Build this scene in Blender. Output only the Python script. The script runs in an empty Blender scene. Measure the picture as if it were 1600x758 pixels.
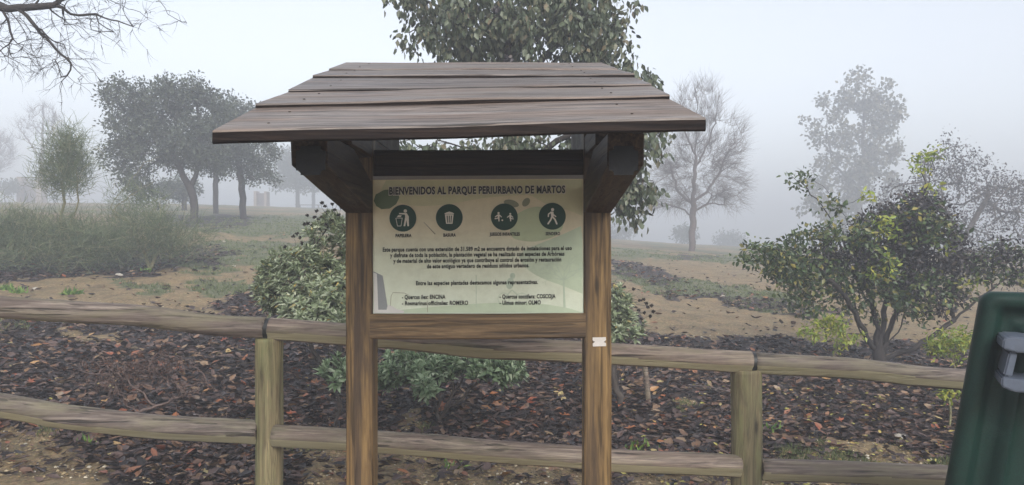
import bpy, bmesh, math, random
import numpy as np
from mathutils import Vector, Matrix

random.seed(7)
RNG = np.random.default_rng(11)
SC = bpy.context.scene
COL = SC.collection

# ------------------------------------------------------------ camera
F, PCX, PCY, CH = 1155.6, 800.0, 379.0, 1.5
cam_data = bpy.data.cameras.new('camera')
cam = bpy.data.objects.new('camera', cam_data)
COL.objects.link(cam)
cam.location = (0, 0, CH)
cam.rotation_euler = (math.radians(90), 0, 0)
cam_data.sensor_width = 36
cam_data.lens = F / 1600 * 36
cam_data.clip_start = 0.05
cam_data.clip_end = 2000
SC.camera = cam

# ------------------------------------------------------------ sky, sun, exposure
SUN_EL, SUN_AZ = math.radians(34), math.radians(165)      # azimuth measured from +Y towards +X
world = bpy.data.worlds.new('World')
SC.world = world
world.use_nodes = True
wt = world.node_tree
wt.nodes.clear()
w_out = wt.nodes.new('ShaderNodeOutputWorld')
w_bg = wt.nodes.new('ShaderNodeBackground')
w_sky = wt.nodes.new('ShaderNodeTexSky')
w_sky.sky_type = 'NISHITA'
w_sky.sun_disc = False
w_sky.sun_elevation = SUN_EL
w_sky.sun_rotation = SUN_AZ
w_sky.air_density = 1.0
w_sky.dust_density = 2.0
w_sky.ozone_density = 1.0
w_hsv = wt.nodes.new('ShaderNodeHueSaturation')
w_hsv.inputs['Saturation'].default_value = 0.34
wt.links.new(w_sky.outputs[0], w_hsv.inputs['Color'])
wt.links.new(w_hsv.outputs[0], w_bg.inputs[0])
w_bg.inputs[1].default_value = 0.15
wt.links.new(w_bg.outputs[0], w_out.inputs[0])

sun_data = bpy.data.lights.new('sun', 'SUN')
sun_data.energy = 1.5
sun_data.angle = math.radians(35)
sun_data.color = (1.0, 0.97, 0.92)
sun = bpy.data.objects.new('sun', sun_data)
COL.objects.link(sun)
sd = Vector((math.sin(SUN_AZ) * math.cos(SUN_EL), math.cos(SUN_AZ) * math.cos(SUN_EL), math.sin(SUN_EL)))
sun.rotation_euler = sd.to_track_quat('Z', 'Y').to_euler()
sun.location = (0, 0, 30)

SC.view_settings.view_transform = 'Standard'
SC.view_settings.look = 'None'
SC.view_settings.gamma = 1
SC.view_settings.use_curve_mapping = False
SC.view_settings.exposure = 0.98
SC.render.engine = 'CYCLES'
SC.cycles.use_denoising = True
SC.cycles.max_bounces = 8
SC.cycles.diffuse_bounces = 3
SC.cycles.glossy_bounces = 2
SC.cycles.transmission_bounces = 4
SC.cycles.transparent_max_bounces = 8
SC.cycles.volume_bounces = 3
FOG_DENSITY = 0.0145

# ------------------------------------------------------------ helpers
def P(px, py, Y):
    return Vector(((px - PCX) * Y / F, Y, CH - (py - PCY) * Y / F))

def terr(X, Y):
    X = np.asarray(X, float); Y = np.asarray(Y, float)
    m = 0.0795 - 0.0028 * 18 * np.tanh(X / 18)
    a = Y - 5.0
    a = 0.5 * (a + np.sqrt(a * a + 0.6)) - 0.0
    b = Y - 24.0
    b = 0.5 * (b + np.sqrt(b * b + 4.0))
    c = Y - 62.0
    c = 0.5 * (c + np.sqrt(c * c + 9.0))
    g = a - 0.55 * b - 0.45 * c
    z = -0.25 * np.tanh(X / 5.0) + m * g
    z = z + 0.018 * np.sin(X * 2.3 + Y * 0.7) + 0.015 * np.sin(Y * 3.1 - X * 1.1) + 0.010 * np.sin(X * 6.1) * np.sin(Y * 5.3)
    return z

def G(px, Y, dz=0.0):
    X = (px - PCX) * Y / F
    return Vector((X, Y, float(terr(X, Y)) + dz))

def col(r, g, b):
    def f(c):
        c /= 255.0
        return c / 12.92 if c <= 0.04045 else ((c + 0.055) / 1.055) ** 2.4
    return (f(r), f(g), f(b), 1.0)

def tag(o, label=None, cat=None, group=None, kind=None):
    if label: o['label'] = label
    if cat: o['category'] = cat
    if group: o['group'] = group
    if kind: o['kind'] = kind
    return o

def empty(name, loc=(0, 0, 0), **kw):
    o = bpy.data.objects.new(name, None)
    o.location = loc
    COL.objects.link(o)
    return tag(o, **kw)

def link_mesh(name, me, mat=None, parent=None, smooth=False, mats=None):
    o = bpy.data.objects.new(name, me)
    COL.objects.link(o)
    for m in (mats or ([mat] if mat else [])):
        me.materials.append(m)
    if smooth and len(me.polygons):
        me.polygons.foreach_set('use_smooth', [True] * len(me.polygons))
    if parent is not None:
        o.parent = parent
        o.matrix_parent_inverse = Matrix.Translation(parent.matrix_basis.translation).inverted() if parent.parent is None else Matrix()
    return o

def fast_mesh(name, V, polys_flat, sizes):
    V = np.asarray(V, np.float32); pf = np.asarray(polys_flat, np.int32); sizes = np.asarray(sizes, np.int32)
    me = bpy.data.meshes.new(name)
    me.vertices.add(len(V)); me.vertices.foreach_set('co', V.ravel())
    me.loops.add(len(pf)); me.loops.foreach_set('vertex_index', pf)
    me.polygons.add(len(sizes))
    st = np.zeros(len(sizes), np.int32); st[1:] = np.cumsum(sizes)[:-1]
    me.polygons.foreach_set('loop_start', st)
    me.polygons.foreach_set('loop_total', sizes)
    me.update(calc_edges=True)
    me.validate()
    return me

def bm_obj(name, bm, mat, parent=None, smooth=False, mats=None):
    bmesh.ops.recalc_face_normals(bm, faces=bm.faces)
    me = bpy.data.meshes.new(name)
    bm.to_mesh(me); bm.free()
    return link_mesh(name, me, mat, parent, smooth, mats)

# ------------------------------------------------------------ materials
def new_mat(name):
    m = bpy.data.materials.new(name); m.use_nodes = True
    nt = m.node_tree; nt.nodes.clear()
    out = nt.nodes.new('ShaderNodeOutputMaterial')
    bs = nt.nodes.new('ShaderNodeBsdfPrincipled')
    nt.links.new(bs.outputs[0], out.inputs[0])
    return m, nt, bs, out

def ramp(nt, stops, interp='LINEAR'):
    r = nt.nodes.new('ShaderNodeValToRGB')
    r.color_ramp.interpolation = interp
    e = r.color_ramp.elements
    while len(e) < len(stops): e.new(0.5)
    for i, (p, c) in enumerate(stops):
        e[i].position = p; e[i].color = c if len(c) == 4 else (*c, 1)
    return r

def node(nt, t, **kw):
    n = nt.nodes.new(t)
    for k, v in kw.items():
        if k in n.inputs: n.inputs[k].default_value = v
        else: setattr(n, k, v)
    return n

def mix(nt, a, b, fac, mode='MIX'):
    n = nt.nodes.new('ShaderNodeMix'); n.data_type = 'RGBA'; n.blend_type = mode
    for v, i in ((fac, 0), (a, 6), (b, 7)):
        if isinstance(v, (int, float, tuple)): n.inputs[i].default_value = v
        else: nt.links.new(v, n.inputs[i])
    return n.outputs[2]

def plain_mat(name, c, rough=0.6, metal=0.0, var=0.12, scale=8.0, bump=0.0):
    m, nt, bs, out = new_mat(name)
    tc = node(nt, 'ShaderNodeTexCoord')
    nz = node(nt, 'ShaderNodeTexNoise', Scale=scale, Detail=6.0, Roughness=0.65)
    nt.links.new(tc.outputs['Object'], nz.inputs['Vector'])
    r = ramp(nt, [(0.3, tuple(x * (1 - var) for x in c[:3])), (0.7, tuple(min(1, x * (1 + var)) for x in c[:3]))])
    nt.links.new(nz.outputs[0], r.inputs[0])
    nt.links.new(r.outputs[0], bs.inputs['Base Color'])
    bs.inputs['Roughness'].default_value = rough
    bs.inputs['Metallic'].default_value = metal
    if bump:
        b = node(nt, 'ShaderNodeBump', Strength=bump, Distance=0.01)
        nt.links.new(nz.outputs[0], b.inputs['Height']); nt.links.new(b.outputs[0], bs.inputs['Normal'])
    return m

def leaf_mat(name, stops, rough=0.5, transl=0.2, interp='LINEAR', spec=0.5):
    m, nt, bs, out = new_mat(name)
    ge = node(nt, 'ShaderNodeNewGeometry')
    r = ramp(nt, stops, interp)
    nt.links.new(ge.outputs['Random Per Island'], r.inputs[0])
    nt.links.new(r.outputs[0], bs.inputs['Base Color'])
    bs.inputs['Roughness'].default_value = rough
    bs.inputs['Specular IOR Level'].default_value = spec
    if transl:
        tr = node(nt, 'ShaderNodeBsdfTranslucent')
        nt.links.new(r.outputs[0], tr.inputs[0])
        mx = node(nt, 'ShaderNodeMixShader'); mx.inputs[0].default_value = transl
        nt.links.new(bs.outputs[0], mx.inputs[1]); nt.links.new(tr.outputs[0], mx.inputs[2])
        nt.links.new(mx.outputs[0], out.inputs[0])
    return m

def wood_mat(name, axis, base, dark, pale, rough=0.6, grain=1.0, stain=0.5, stain_col=None, knots=0.6, algae=None, bump=0.5, rings=0.35, checks=0.5, facet_col=None, spec=0.35):
    """weathered timber, fibres along one local axis"""
    m, nt, bs, out = new_mat(name)
    L = nt.links.new
    tc = node(nt, 'ShaderNodeTexCoord')
    oi = node(nt, 'ShaderNodeObjectInfo')
    add = node(nt, 'ShaderNodeVectorMath', operation='MULTIPLY_ADD')
    cmb = node(nt, 'ShaderNodeCombineXYZ')
    for i in range(3): L(oi.outputs['Random'], cmb.inputs[i])
    L(cmb.outputs[0], add.inputs[0]); add.inputs[1].default_value = (37, 53, 71); L(tc.outputs['Object'], add.inputs[2])
    def mapped(along, across):
        mp = node(nt, 'ShaderNodeMapping')
        s = [across] * 3; s['XYZ'.index(axis)] = along
        mp.inputs['Scale'].default_value = s
        L(add.outputs[0], mp.inputs[0]); return mp.outputs[0]
    # knots push the fibres aside
    vo = node(nt, 'ShaderNodeTexVoronoi', Scale=1.0, Randomness=1.0)
    L(mapped(2.3, 9.0), vo.inputs['Vector'])
    kn = node(nt, 'ShaderNodeMapRange'); kn.inputs[1].default_value = 0.0; kn.inputs[2].default_value = 0.30
    kn.inputs[3].default_value = 1.0; kn.inputs[4].default_value = 0.0
    L(vo.outputs['Distance'], kn.inputs[0])
    # fibres
    n1 = node(nt, 'ShaderNodeTexNoise', Scale=1.0, Detail=7.0, Roughness=0.7, Distortion=0.6)
    L(mapped(2.2 * grain, 60 * grain), n1.inputs['Vector'])
    n2 = node(nt, 'ShaderNodeTexNoise', Scale=1.0, Detail=4.0, Roughness=0.6, Distortion=1.2)
    L(mapped(0.9 * grain, 13 * grain), n2.inputs['Vector'])
    n3 = node(nt, 'ShaderNodeTexNoise', Scale=1.0, Detail=5.0, Roughness=0.6, Distortion=0.5)
    L(mapped(0.8, 10.0), n3.inputs['Vector'])
    # growth rings: bands of the broad noise plus the knot field
    am = node(nt, 'ShaderNodeMath', operation='MULTIPLY_ADD'); L(n2.outputs[0], am.inputs[0]); am.inputs[1].default_value = 16.0
    km = node(nt, 'ShaderNodeMath', operation='MULTIPLY'); L(kn.outputs[0], km.inputs[0]); km.inputs[1].default_value = 3.0
    L(km.outputs[0], am.inputs[2])
    pi = node(nt, 'ShaderNodeMath', operation='PINGPONG'); L(am.outputs[0], pi.inputs[0]); pi.inputs[1].default_value = 1.0
    c1 = ramp(nt, [(0.34, dark), (0.5, base), (0.66, pale)])
    L(n1.outputs[0], c1.inputs[0])
    c = c1.outputs[0]
    rr = ramp(nt, [(0.0, (0.45, 0.42, 0.4)), (0.55, (1, 1, 1)), (1.0, (1.12, 1.08, 1.0))])
    L(pi.outputs[0], rr.inputs[0])
    c = mix(nt, c, rr.outputs[0], rings, 'MULTIPLY')
    sc_ = stain_col or dark
    rs = ramp(nt, [(0.46, (0, 0, 0)), (0.60, (1, 1, 1))]); L(n3.outputs[0], rs.inputs[0])
    ms = node(nt, 'ShaderNodeMath', operation='MULTIPLY'); L(rs.outputs[0], ms.inputs[0]); ms.inputs[1].default_value = stain
    c = mix(nt, c, sc_, ms.outputs[0])
    if knots:
        rk = ramp(nt, [(0.62, (0, 0, 0)), (0.82, (1, 1, 1))]); L(kn.outputs[0], rk.inputs[0])
        mk = node(nt, 'ShaderNodeMath', operation='MULTIPLY'); L(rk.outputs[0], mk.inputs[0]); mk.inputs[1].default_value = knots
        c = mix(nt, c, tuple(x * 0.35 for x in dark[:3]) + (1,), mk.outputs[0])
    # drying checks: thin dark lines along the fibre
    n4 = node(nt, 'ShaderNodeTexNoise', Scale=1.0, Detail=2.0, Roughness=0.5)
    L(mapped(2.0, 48), n4.inputs['Vector'])
    rc = ramp(nt, [(0.355, (1, 1, 1)), (0.395, (0, 0, 0))]); L(n4.outputs[0], rc.inputs[0])
    mc = node(nt, 'ShaderNodeMath', operation='MULTIPLY'); L(rc.outputs[0], mc.inputs[0]); mc.inputs[1].default_value = checks
    c = mix(nt, c, tuple(x * 0.25 for x in dark[:3]) + (1,), mc.outputs[0])
    ov = ramp(nt, [(0.0, (0.80, 0.80, 0.82)), (0.5, (1, 1, 1)), (1.0, (1.18, 1.14, 1.10))]); L(oi.outputs['Random'], ov.inputs[0])
    c = mix(nt, c, ov.outputs[0], 1.0, 'MULTIPLY')
    if algae:
        n5 = node(nt, 'ShaderNodeTexNoise', Scale=1.0, Detail=6.0, Roughness=0.7)
        L(mapped(2.2, 12), n5.inputs['Vector'])
        ra = ramp(nt, [(0.45, (0, 0, 0)), (0.66, (1, 1, 1))]); L(n5.outputs[0], ra.inputs[0])
        ma = node(nt, 'ShaderNodeMath', operation='MULTIPLY'); L(ra.outputs[0], ma.inputs[0]); ma.inputs[1].default_value = 0.75
        c = mix(nt, c, algae, ma.outputs[0])
    if facet_col:
        fa = node(nt, 'ShaderNodeAttribute', attribute_name='facet')
        fm = node(nt, 'ShaderNodeMath', operation='MULTIPLY_ADD'); L(n3.outputs[0], fm.inputs[0]); fm.inputs[1].default_value = 0.9; L(fa.outputs['Fac'], fm.inputs[2])
        fr_ = ramp(nt, [(0.85, (0, 0, 0)), (1.15, (0.75, 0.75, 0.75))]); fr_.color_ramp.elements[1].position = 1.0
        sb = node(nt, 'ShaderNodeMath', operation='SUBTRACT'); L(fm.outputs[0], sb.inputs[0]); sb.inputs[1].default_value = 0.25
        L(sb.outputs[0], fr_.inputs[0])
        fc = mix(nt, facet_col, c1.outputs[0], 0.35)
        c = mix(nt, c, fc, fr_.outputs[0])
    bs.inputs['Specular IOR Level'].default_value = spec
    L(c, bs.inputs['Base Color'])
    rr2 = ramp(nt, [(0.2, (rough - 0.12,) * 3), (0.8, (min(1, rough + 0.15),) * 3)])
    L(n3.outputs[0], rr2.inputs[0]); L(rr2.outputs[0], bs.inputs['Roughness'])
    bh = node(nt, 'ShaderNodeMath', operation='SUBTRACT'); L(n1.outputs[0], bh.inputs[0]); L(mc.outputs[0], bh.inputs[1])
    b = node(nt, 'ShaderNodeBump', Strength=bump, Distance=0.004)
    L(bh.outputs[0], b.inputs['Height']); L(b.outputs[0], bs.inputs['Normal'])
    return m

# ------------------------------------------------------------ mesh builders
def beam(name, a, b, w, h, mat, parent, up=(0, 0, 1), bevel=0.006, segs=12, warp=0.0015):
    """square timber from a to b (centre line), width w (sideways), height h (along up); local frame at a's midpoint"""
    a = Vector(a); b = Vector(b)
    d = (b - a); Ln = d.length; d.normalize()
    s = d.cross(Vector(up)).normalized(); u = s.cross(d).normalized()
    mid = (a + b) / 2
    bm = bmesh.new()
    ring = []
    prof = []
    for sx, sy in ((-1, -1), (1, -1), (1, 1), (-1, 1)):
        cx, cy = sx * w / 2, sy * h / 2
        if (sx * sy) > 0: pts = [(cx - sx * bevel, cy), (cx, cy - sy * bevel)] if True else None
        else: pts = [(cx, cy - sy * bevel), (cx - sx * bevel, cy)]
        if (sx, sy) == (-1, -1): pts = [(cx, cy + bevel), (cx + bevel, cy)]
        if (sx, sy) == (1, -1): pts = [(cx - bevel, cy), (cx, cy + bevel)]
        if (sx, sy) == (1, 1): pts = [(cx, cy - bevel), (cx - bevel, cy)]
        if (sx, sy) == (-1, 1): pts = [(cx + bevel, cy), (cx, cy - bevel)]
        prof += pts
    rings = []
    ph = random.random() * 6
    for i in range(segs + 1):
        t = i / segs
        off = s * (warp * math.sin(t * 7 + ph)) + u * (warp * math.sin(t * 5 + ph * 2))
        rings.append([bm.verts.new((a - mid) + d * (Ln * t) + off + s * (p[0] + random.uniform(-1, 1) * warp * 0.4) + u * (p[1] + random.uniform(-1, 1) * warp * 0.4)) for p in prof])
    n = len(prof)
    for i in range(segs):
        for k in range(n):
            bm.faces.new((rings[i][k], rings[i][(k + 1) % n], rings[i + 1][(k + 1) % n], rings[i + 1][k]))
    bm.faces.new(rings[0][::-1]); bm.faces.new(rings[-1])
    o = bm_obj(name, bm, mat, parent)
    o.location = mid
    return o

def place_rel(o, mid):
    o.location = mid

def log(name, pts, rad, mat, parent, facet=None, sides=28, seg=0.05, ends=(0.012, 0.012), wob=0.004, mats=None):
    """round pole along a polyline with swelling, knots and chamfered ends; local X runs along it"""
    pts = [Vector(p) for p in pts]
    Ls = [0]
    for i in range(1, len(pts)): Ls.append(Ls[-1] + (pts[i] - pts[i - 1]).length)
    tot = Ls[-1]; n = max(6, int(tot / seg))
    def at(s):
        s = min(max(s, 0), tot)
        for i in range(1, len(pts)):
            if s <= Ls[i] + 1e-9:
                t = (s - Ls[i - 1]) / max(1e-9, Ls[i] - Ls[i - 1])
                p0 = pts[max(i - 2, 0)]; p1 = pts[i - 1]; p2 = pts[i]; p3 = pts[min(i + 1, len(pts) - 1)]
                return 0.5 * ((2 * p1) + (p2 - p0) * t + (2 * p0 - 5 * p1 + 4 * p2 - p3) * t * t + (3 * p1 - p0 - 3 * p2 + p3) * t ** 3)
        return pts[-1]
    mid = at(tot / 2)
    ph = [random.random() * 6.28 for _ in range(6)]
    bumps = [(random.uniform(0.1, tot - 0.1), random.random() * 6.28, random.uniform(0.002, 0.006)) for _ in range(int(tot * 2.2))]
    bm = bmesh.new(); rings = []
    fl = bm.verts.layers.float.new('facet')
    ss = [0.0, ends[0]] + [tot * i / n for i in range(1, n)] + [tot - ends[1], tot]
    ss = sorted(set(ss))
    for s in ss:
        p = at(s) - mid
        d = (at(s + 0.02) - at(s - 0.02)).normalized()
        sd_ = d.cross(Vector((0, 0, 1)))
        if sd_.length < 0.2: sd_ = d.cross(Vector((0, 1, 0)))
        sd_.normalize(); u = sd_.cross(d).normalized()
        r = rad(s / tot) if callable(rad) else rad
        if s == 0 or s == tot: r *= 0.88
        ring = []
        for k in range(sides):
            a = k / sides * 6.2832
            rr = r * (1 + 0.018 * math.sin(2 * a + ph[0] + s * 1.3) + 0.012 * math.sin(3 * a + ph[1] - s * 2.1)) + wob * 0.4 * math.sin(s * 9 + ph[2] + a)
            for bs_, ba, bh in bumps:
                q = ((s - bs_) / 0.03) ** 2 + ((math.cos(a) - math.cos(ba)) ** 2 + (math.sin(a) - math.sin(ba)) ** 2) / 0.1
                if q < 6: rr += bh * math.exp(-q)
            fv_ = 0.0
            if facet is not None:
                da = (a - facet[0] - 0.12 * math.sin(s * 1.7 + ph[3]) + math.pi) % (2 * math.pi) - math.pi
                if abs(da) < 1.2:
                    cut = r * (facet[1] + 0.02 * math.sin(s * 2.9 + ph[4])) / math.cos(da)
                    if cut < rr: rr = cut; fv_ = 1.0
            vv = bm.verts.new(p + sd_ * (rr * math.cos(a)) + u * (rr * math.sin(a))); vv[fl] = fv_
            ring.append(vv)
        rings.append(ring)
    for i in range(len(rings) - 1):
        for k in range(sides):
            bm.faces.new((rings[i][k], rings[i][(k + 1) % sides], rings[i + 1][(k + 1) % sides], rings[i + 1][k]))
    f0 = bm.faces.new(rings[0][::-1]); f1 = bm.faces.new(rings[-1])
    o = bm_obj(name, bm, mat, parent, smooth=True)
    for f in o.data.polygons:
        if len(f.vertices) > 4: f.use_smooth = False
    o.location = mid
    return o

def tube_arrays(paths, k_of):
    """paths: list of (points Nx3, radii N) -> arrays"""
    V = []; PF = []; SZ = []; base = 0
    for pts, rad in paths:
        n = len(pts)
        if n < 2: continue
        k = k_of(rad[0])
        pts = np.asarray(pts); t = np.gradient(pts, axis=0)
        t /= np.linalg.norm(t, axis=1)[:, None] + 1e-9
        ref = np.array([0.31, 0.73, 0.61]); 
        if abs(t[0] @ ref) > 0.9: ref = np.array([1.0, 0, 0])
        s = np.cross(t, ref); s /= np.linalg.norm(s, axis=1)[:, None] + 1e-9
        u = np.cross(s, t)
        ang = np.arange(k) / k * 2 * np.pi
        ring = pts[:, None, :] + np.asarray(rad)[:, None, None] * (s[:, None, :] * np.cos(ang)[None, :, None] + u[:, None, :] * np.sin(ang)[None, :, None])
        V.append(ring.reshape(-1, 3))
        i = np.arange(n - 1)[:, None]; j = np.arange(k)[None, :]
        a = base + i * k + j; b = base + i * k + (j + 1) % k
        q = np.stack([a, b, b + k, a + k], -1).reshape(-1, 4)
        PF.append(q.ravel()); SZ.append(np.full(len(q), 4))
        base += n * k
    return np.concatenate(V), np.concatenate(PF), np.concatenate(SZ)

LEAF6 = (np.array([(0, 0, 0), (0.42, 0, -0.05), (0.38, 0.5, 0.06), (0.38, -0.5, 0.06), (0.75, 0.30, 0.0), (0.75, -0.30, 0.0), (1, 0, -0.10)], float),
         np.array([(0, 1, 2), (0, 3, 1), (1, 6, 4), (1, 4, 2), (1, 3, 5), (1, 5, 6)]))
LEAF4 = (np.array([(0, 0, 0), (0.45, 0.5, 0.05), (0.45, -0.5, 0.05), (1, 0, -0.05)], float), np.array([(0, 3, 1), (0, 2, 3)]))
CURL = (np.array([(0, 0, 0.0), (0.4, 0, -0.06), (0.35, 0.5, 0.12), (0.35, -0.5, 0.10), (0.78, 0.28, 0.10), (0.78, -0.30, 0.14), (1, 0, 0.12)], float), LEAF6[1])
LANCE = (np.array([(0, 0, 0), (0.5, 0, 0.02), (0.4, 0.5, 0.10), (0.4, -0.5, 0.10), (1, 0, -0.15)], float), np.array([(0, 1, 2), (0, 3, 1), (1, 4, 2), (1, 3, 4)]))

def leaves_mesh(name, pos, d, n, length, width, tmpl):
    """one polygon leaf per position"""
    T, Fc = tmpl
    d = d / (np.linalg.norm(d, axis=1)[:, None] + 1e-9)
    s = np.cross(n, d); s /= np.linalg.norm(s, axis=1)[:, None] + 1e-9
    nn = np.cross(d, s)
    L = length[:, None, None]; W = width[:, None, None]
    V = pos[:, None, :] + d[:, None, :] * (T[None, :, 0:1] * L) + s[:, None, :] * (T[None, :, 1:2] * W) + nn[:, None, :] * (T[None, :, 2:3] * L)
    N = len(pos); nt = len(T)
    faces = (Fc[None] + (np.arange(N) * nt)[:, None, None]).reshape(-1, 3)
    return fast_mesh(name, V.reshape(-1, 3), faces.ravel(), np.full(len(faces), 3))

def rand_dirs(n):
    v = RNG.normal(size=(n, 3)); return v / np.linalg.norm(v, axis=1)[:, None]

def blob_points(blobs, total, shell=0.55):
    """blobs: (px,py,Y,rx_px,ry_px,depth_m[,weight]); points inside, biased towards the surface"""
    w = np.array([(b[6] if len(b) > 6 else 1.0) * b[3] * b[4] for b in blobs]); w = w / w.sum()
    out = []
    for b, ww in zip(blobs, w):
        k = max(1, int(round(total * ww)))
        d = rand_dirs(k); r = RNG.random(k) ** (1 / 3.0); r = np.where(RNG.random(k) < shell, 0.8 + 0.2 * RNG.random(k) - 0.15 * RNG.random(k), r)
        c = np.array(P(b[0], b[1], b[2])); s = b[2] / F
        out.append(c + d * r[:, None] * np.array([b[3] * s, b[5], b[4] * s]))
    return np.concatenate(out)

def grow(limbs, targets, step=0.2, jit=0.12, up=0.0, persist=0.5):
    """limbs: polylines (world); targets: Nx3. returns nodes, parents, tip ids"""
    maxn = 60000
    N = np.zeros((maxn, 3)); D = np.zeros((maxn, 3)); par = np.full(maxn, -1); cnt = 0
    def chain(start, pts):
        nonlocal cnt
        prev = start
        for p in pts:
            N[cnt] = p; par[cnt] = prev
            if prev >= 0:
                v = N[cnt] - N[prev]; D[cnt] = v / (np.linalg.norm(v) + 1e-9)
            else: D[cnt] = (0, 0, 1)
            prev = cnt; cnt += 1
        return prev
    for li, pl in enumerate(limbs):
        pl = [np.array(p, float) for p in pl]
        if li == 0: start = -1; pts = [pl[0]]
        else:
            k = int(np.argmin(((N[:cnt] - pl[0]) ** 2).sum(1))); start = k; pts = []
            pl[0] = N[k].copy()
        for a, b in zip(pl[:-1], pl[1:]):
            m = max(1, int(round(np.linalg.norm(b - a) / step)))
            for i in range(1, m + 1):
                pts.append(a + (b - a) * i / m + (RNG.normal(size=3) * jit * step * 0.5 if i < m else 0))
        chain(start, pts)
    base_n = cnt
    if len(targets):
        dd = np.sqrt(((targets[:, None, :] - N[None, :cnt:3, :]) ** 2).sum(2)).min(1)
        order = np.argsort(dd + RNG.random(len(dd)) * step)
        tips = []
        for t in targets[order]:
            v = t - N[:cnt]; dist = np.sqrt((v * v).sum(1)) + 1e-6
            cs = (v * D[:cnt]).sum(1) / dist
            cost = dist * (1 + persist * (1 - cs))
            k = int(np.argmin(cost)); L = dist[k]
            m = max(1, int(round(L / step)))
            pts = []
            off = RNG.normal(size=3) * jit * L * 0.5
            p0 = N[k].copy(); d0 = D[k]
            for i in range(1, m + 1):
                f = i / m
                straight = p0 + (t - p0) * f
                bend = d0 * L * 0.35 * f * (1 - f) + off * f * (1 - f) * 2 + np.array([0, 0, up]) * L * f * (1 - f)
                pts.append(straight + bend + (RNG.normal(size=3) * jit * step * 0.4 if i < m else 0))
            if cnt + m >= maxn: break
            tips.append(chain(k, pts))
    else: tips = []
    return N[:cnt].copy(), par[:cnt].copy(), np.array(tips, int)

def wood_paths(N, par, r_base, r_tip, tips_extra=0):
    n = len(N); kids = [[] for _ in range(n)]
    for i in range(n):
        if par[i] >= 0: kids[par[i]].append(i)
    w = np.zeros(n)
    for i in range(n - 1, -1, -1):
        if not kids[i]: w[i] = 1
        if par[i] >= 0: w[par[i]] += w[i]
    e = math.log(max(2, w[0])) / math.log(r_base / r_tip)
    r = r_tip * w ** (1 / e)
    paths = []
    stack = [(-1, 0)]
    while stack:
        pr, i = stack.pop()
        pts = []; rd = []
        if pr >= 0: pts.append(N[pr]); rd.append(min(r[pr], r[i] * 1.25))
        while True:
            pts.append(N[i]); rd.append(r[i])
            if not kids[i]: rd[-1] *= 0.5; break
            ks = sorted(kids[i], key=lambda q: -w[q])
            for q in ks[1:]: stack.append((i, q))
            i = ks[0]
        paths.append((pts, rd))
    return paths

def ksides(r): return 12 if r > 0.06 else 7 if r > 0.02 else 5 if r > 0.008 else 3

def branch_obj(name, N, par, rb, rt, mat, parent):
    V, PF, SZ = tube_arrays(wood_paths(N, par, rb, rt), ksides)
    return link_mesh(name, fast_mesh(name, V, PF, SZ), mat, parent, smooth=True)

def foliage(name, tips_pos, k, spread, length, ratio, tmpl, mat, parent, droop=0.0, outward=None, hang=0.0, lvar=0.35):
    n = len(tips_pos) * k
    base = np.repeat(tips_pos, k, axis=0)
    off = rand_dirs(n) * (RNG.random(n) ** 0.6)[:, None] * spread
    off[:, 2] -= hang * RNG.random(n) * spread
    pos = base + off
    d = rand_dirs(n) + off / (spread + 1e-9) * 0.8 + np.array([0, 0, -droop])
    if outward is not None:
        o = base - outward; o /= np.linalg.norm(o, axis=1)[:, None] + 1e-9; d += o * 0.5
    nrm = rand_dirs(n) + np.array([0, -0.2, 0.8 if droop < 0.6 else 0.1])
    L = length * (1 + lvar * (RNG.random(n) * 2 - 1))
    return link_mesh(name, leaves_mesh(name, pos, d, nrm, L, L * ratio, tmpl), mat, parent)

def ribbons(name, starts, ends, bend, width, mat, parent, seg=4):
    """thin tapering strands, each a bent three-sided stem"""
    n = len(starts)
    t = np.linspace(0, 1, seg + 1)
    pts = starts[:, None, :] * (1 - t)[None, :, None] + ends[:, None, :] * t[None, :, None] + bend[:, None, :] * (t * (1 - t) * 4)[None, :, None]
    d = ends - starts; d /= np.linalg.norm(d, axis=1)[:, None] + 1e-9
    s = np.cross(d, rand_dirs(n)); s /= np.linalg.norm(s, axis=1)[:, None] + 1e-9
    u = np.cross(s, d)
    w = width[:, None] * (1 - 0.75 * t)[None, :]
    V = []
    for k in range(3):
        a = k * 2 * math.pi / 3
        V.append(pts + w[:, :, None] * (s * math.cos(a) + u * math.sin(a))[:, None, :])
    V = np.stack(V, 2)   # n, seg+1, 3, 3
    m = (seg + 1) * 3
    q = []
    for i in range(seg):
        for k in range(3):
            q.append((i * 3 + k, i * 3 + (k + 1) % 3, (i + 1) * 3 + (k + 1) % 3, (i + 1) * 3 + k))
    q = np.array(q)
    fc = (q[None] + (np.arange(n) * m)[:, None, None]).reshape(-1, 4)
    return link_mesh(name, fast_mesh(name, V.reshape(-1, 3), fc.ravel(), np.full(len(fc), 4)), mat, parent)

# ------------------------------------------------------------ ground
def inpoly(px, py, poly):
    inside = np.zeros(px.shape, bool)
    n = len(poly)
    for i in range(n):
        x1, y1 = poly[i]; x2, y2 = poly[(i + 1) % n]
        c = ((y1 > py) != (y2 > py))
        xi = (x2 - x1) * (py - y1) / ((y2 - y1) if y2 != y1 else 1e-9) + x1
        inside ^= c & (px < xi)
    return inside

def vnoise(X, Y, s, seed):
    r = np.random.default_rng(seed).random((256, 256))
    x = X * s; y = Y * s
    xi = np.floor(x).astype(int); yi = np.floor(y).astype(int)
    fx = x - xi; fy = y - yi; fx = fx * fx * (3 - 2 * fx); fy = fy * fy * (3 - 2 * fy)
    g = lambda a, b: r[a % 256, b % 256]
    return (g(xi, yi) * (1 - fx) + g(xi + 1, yi) * fx) * (1 - fy) + (g(xi, yi + 1) * (1 - fx) + g(xi + 1, yi + 1) * fx) * fy

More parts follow.
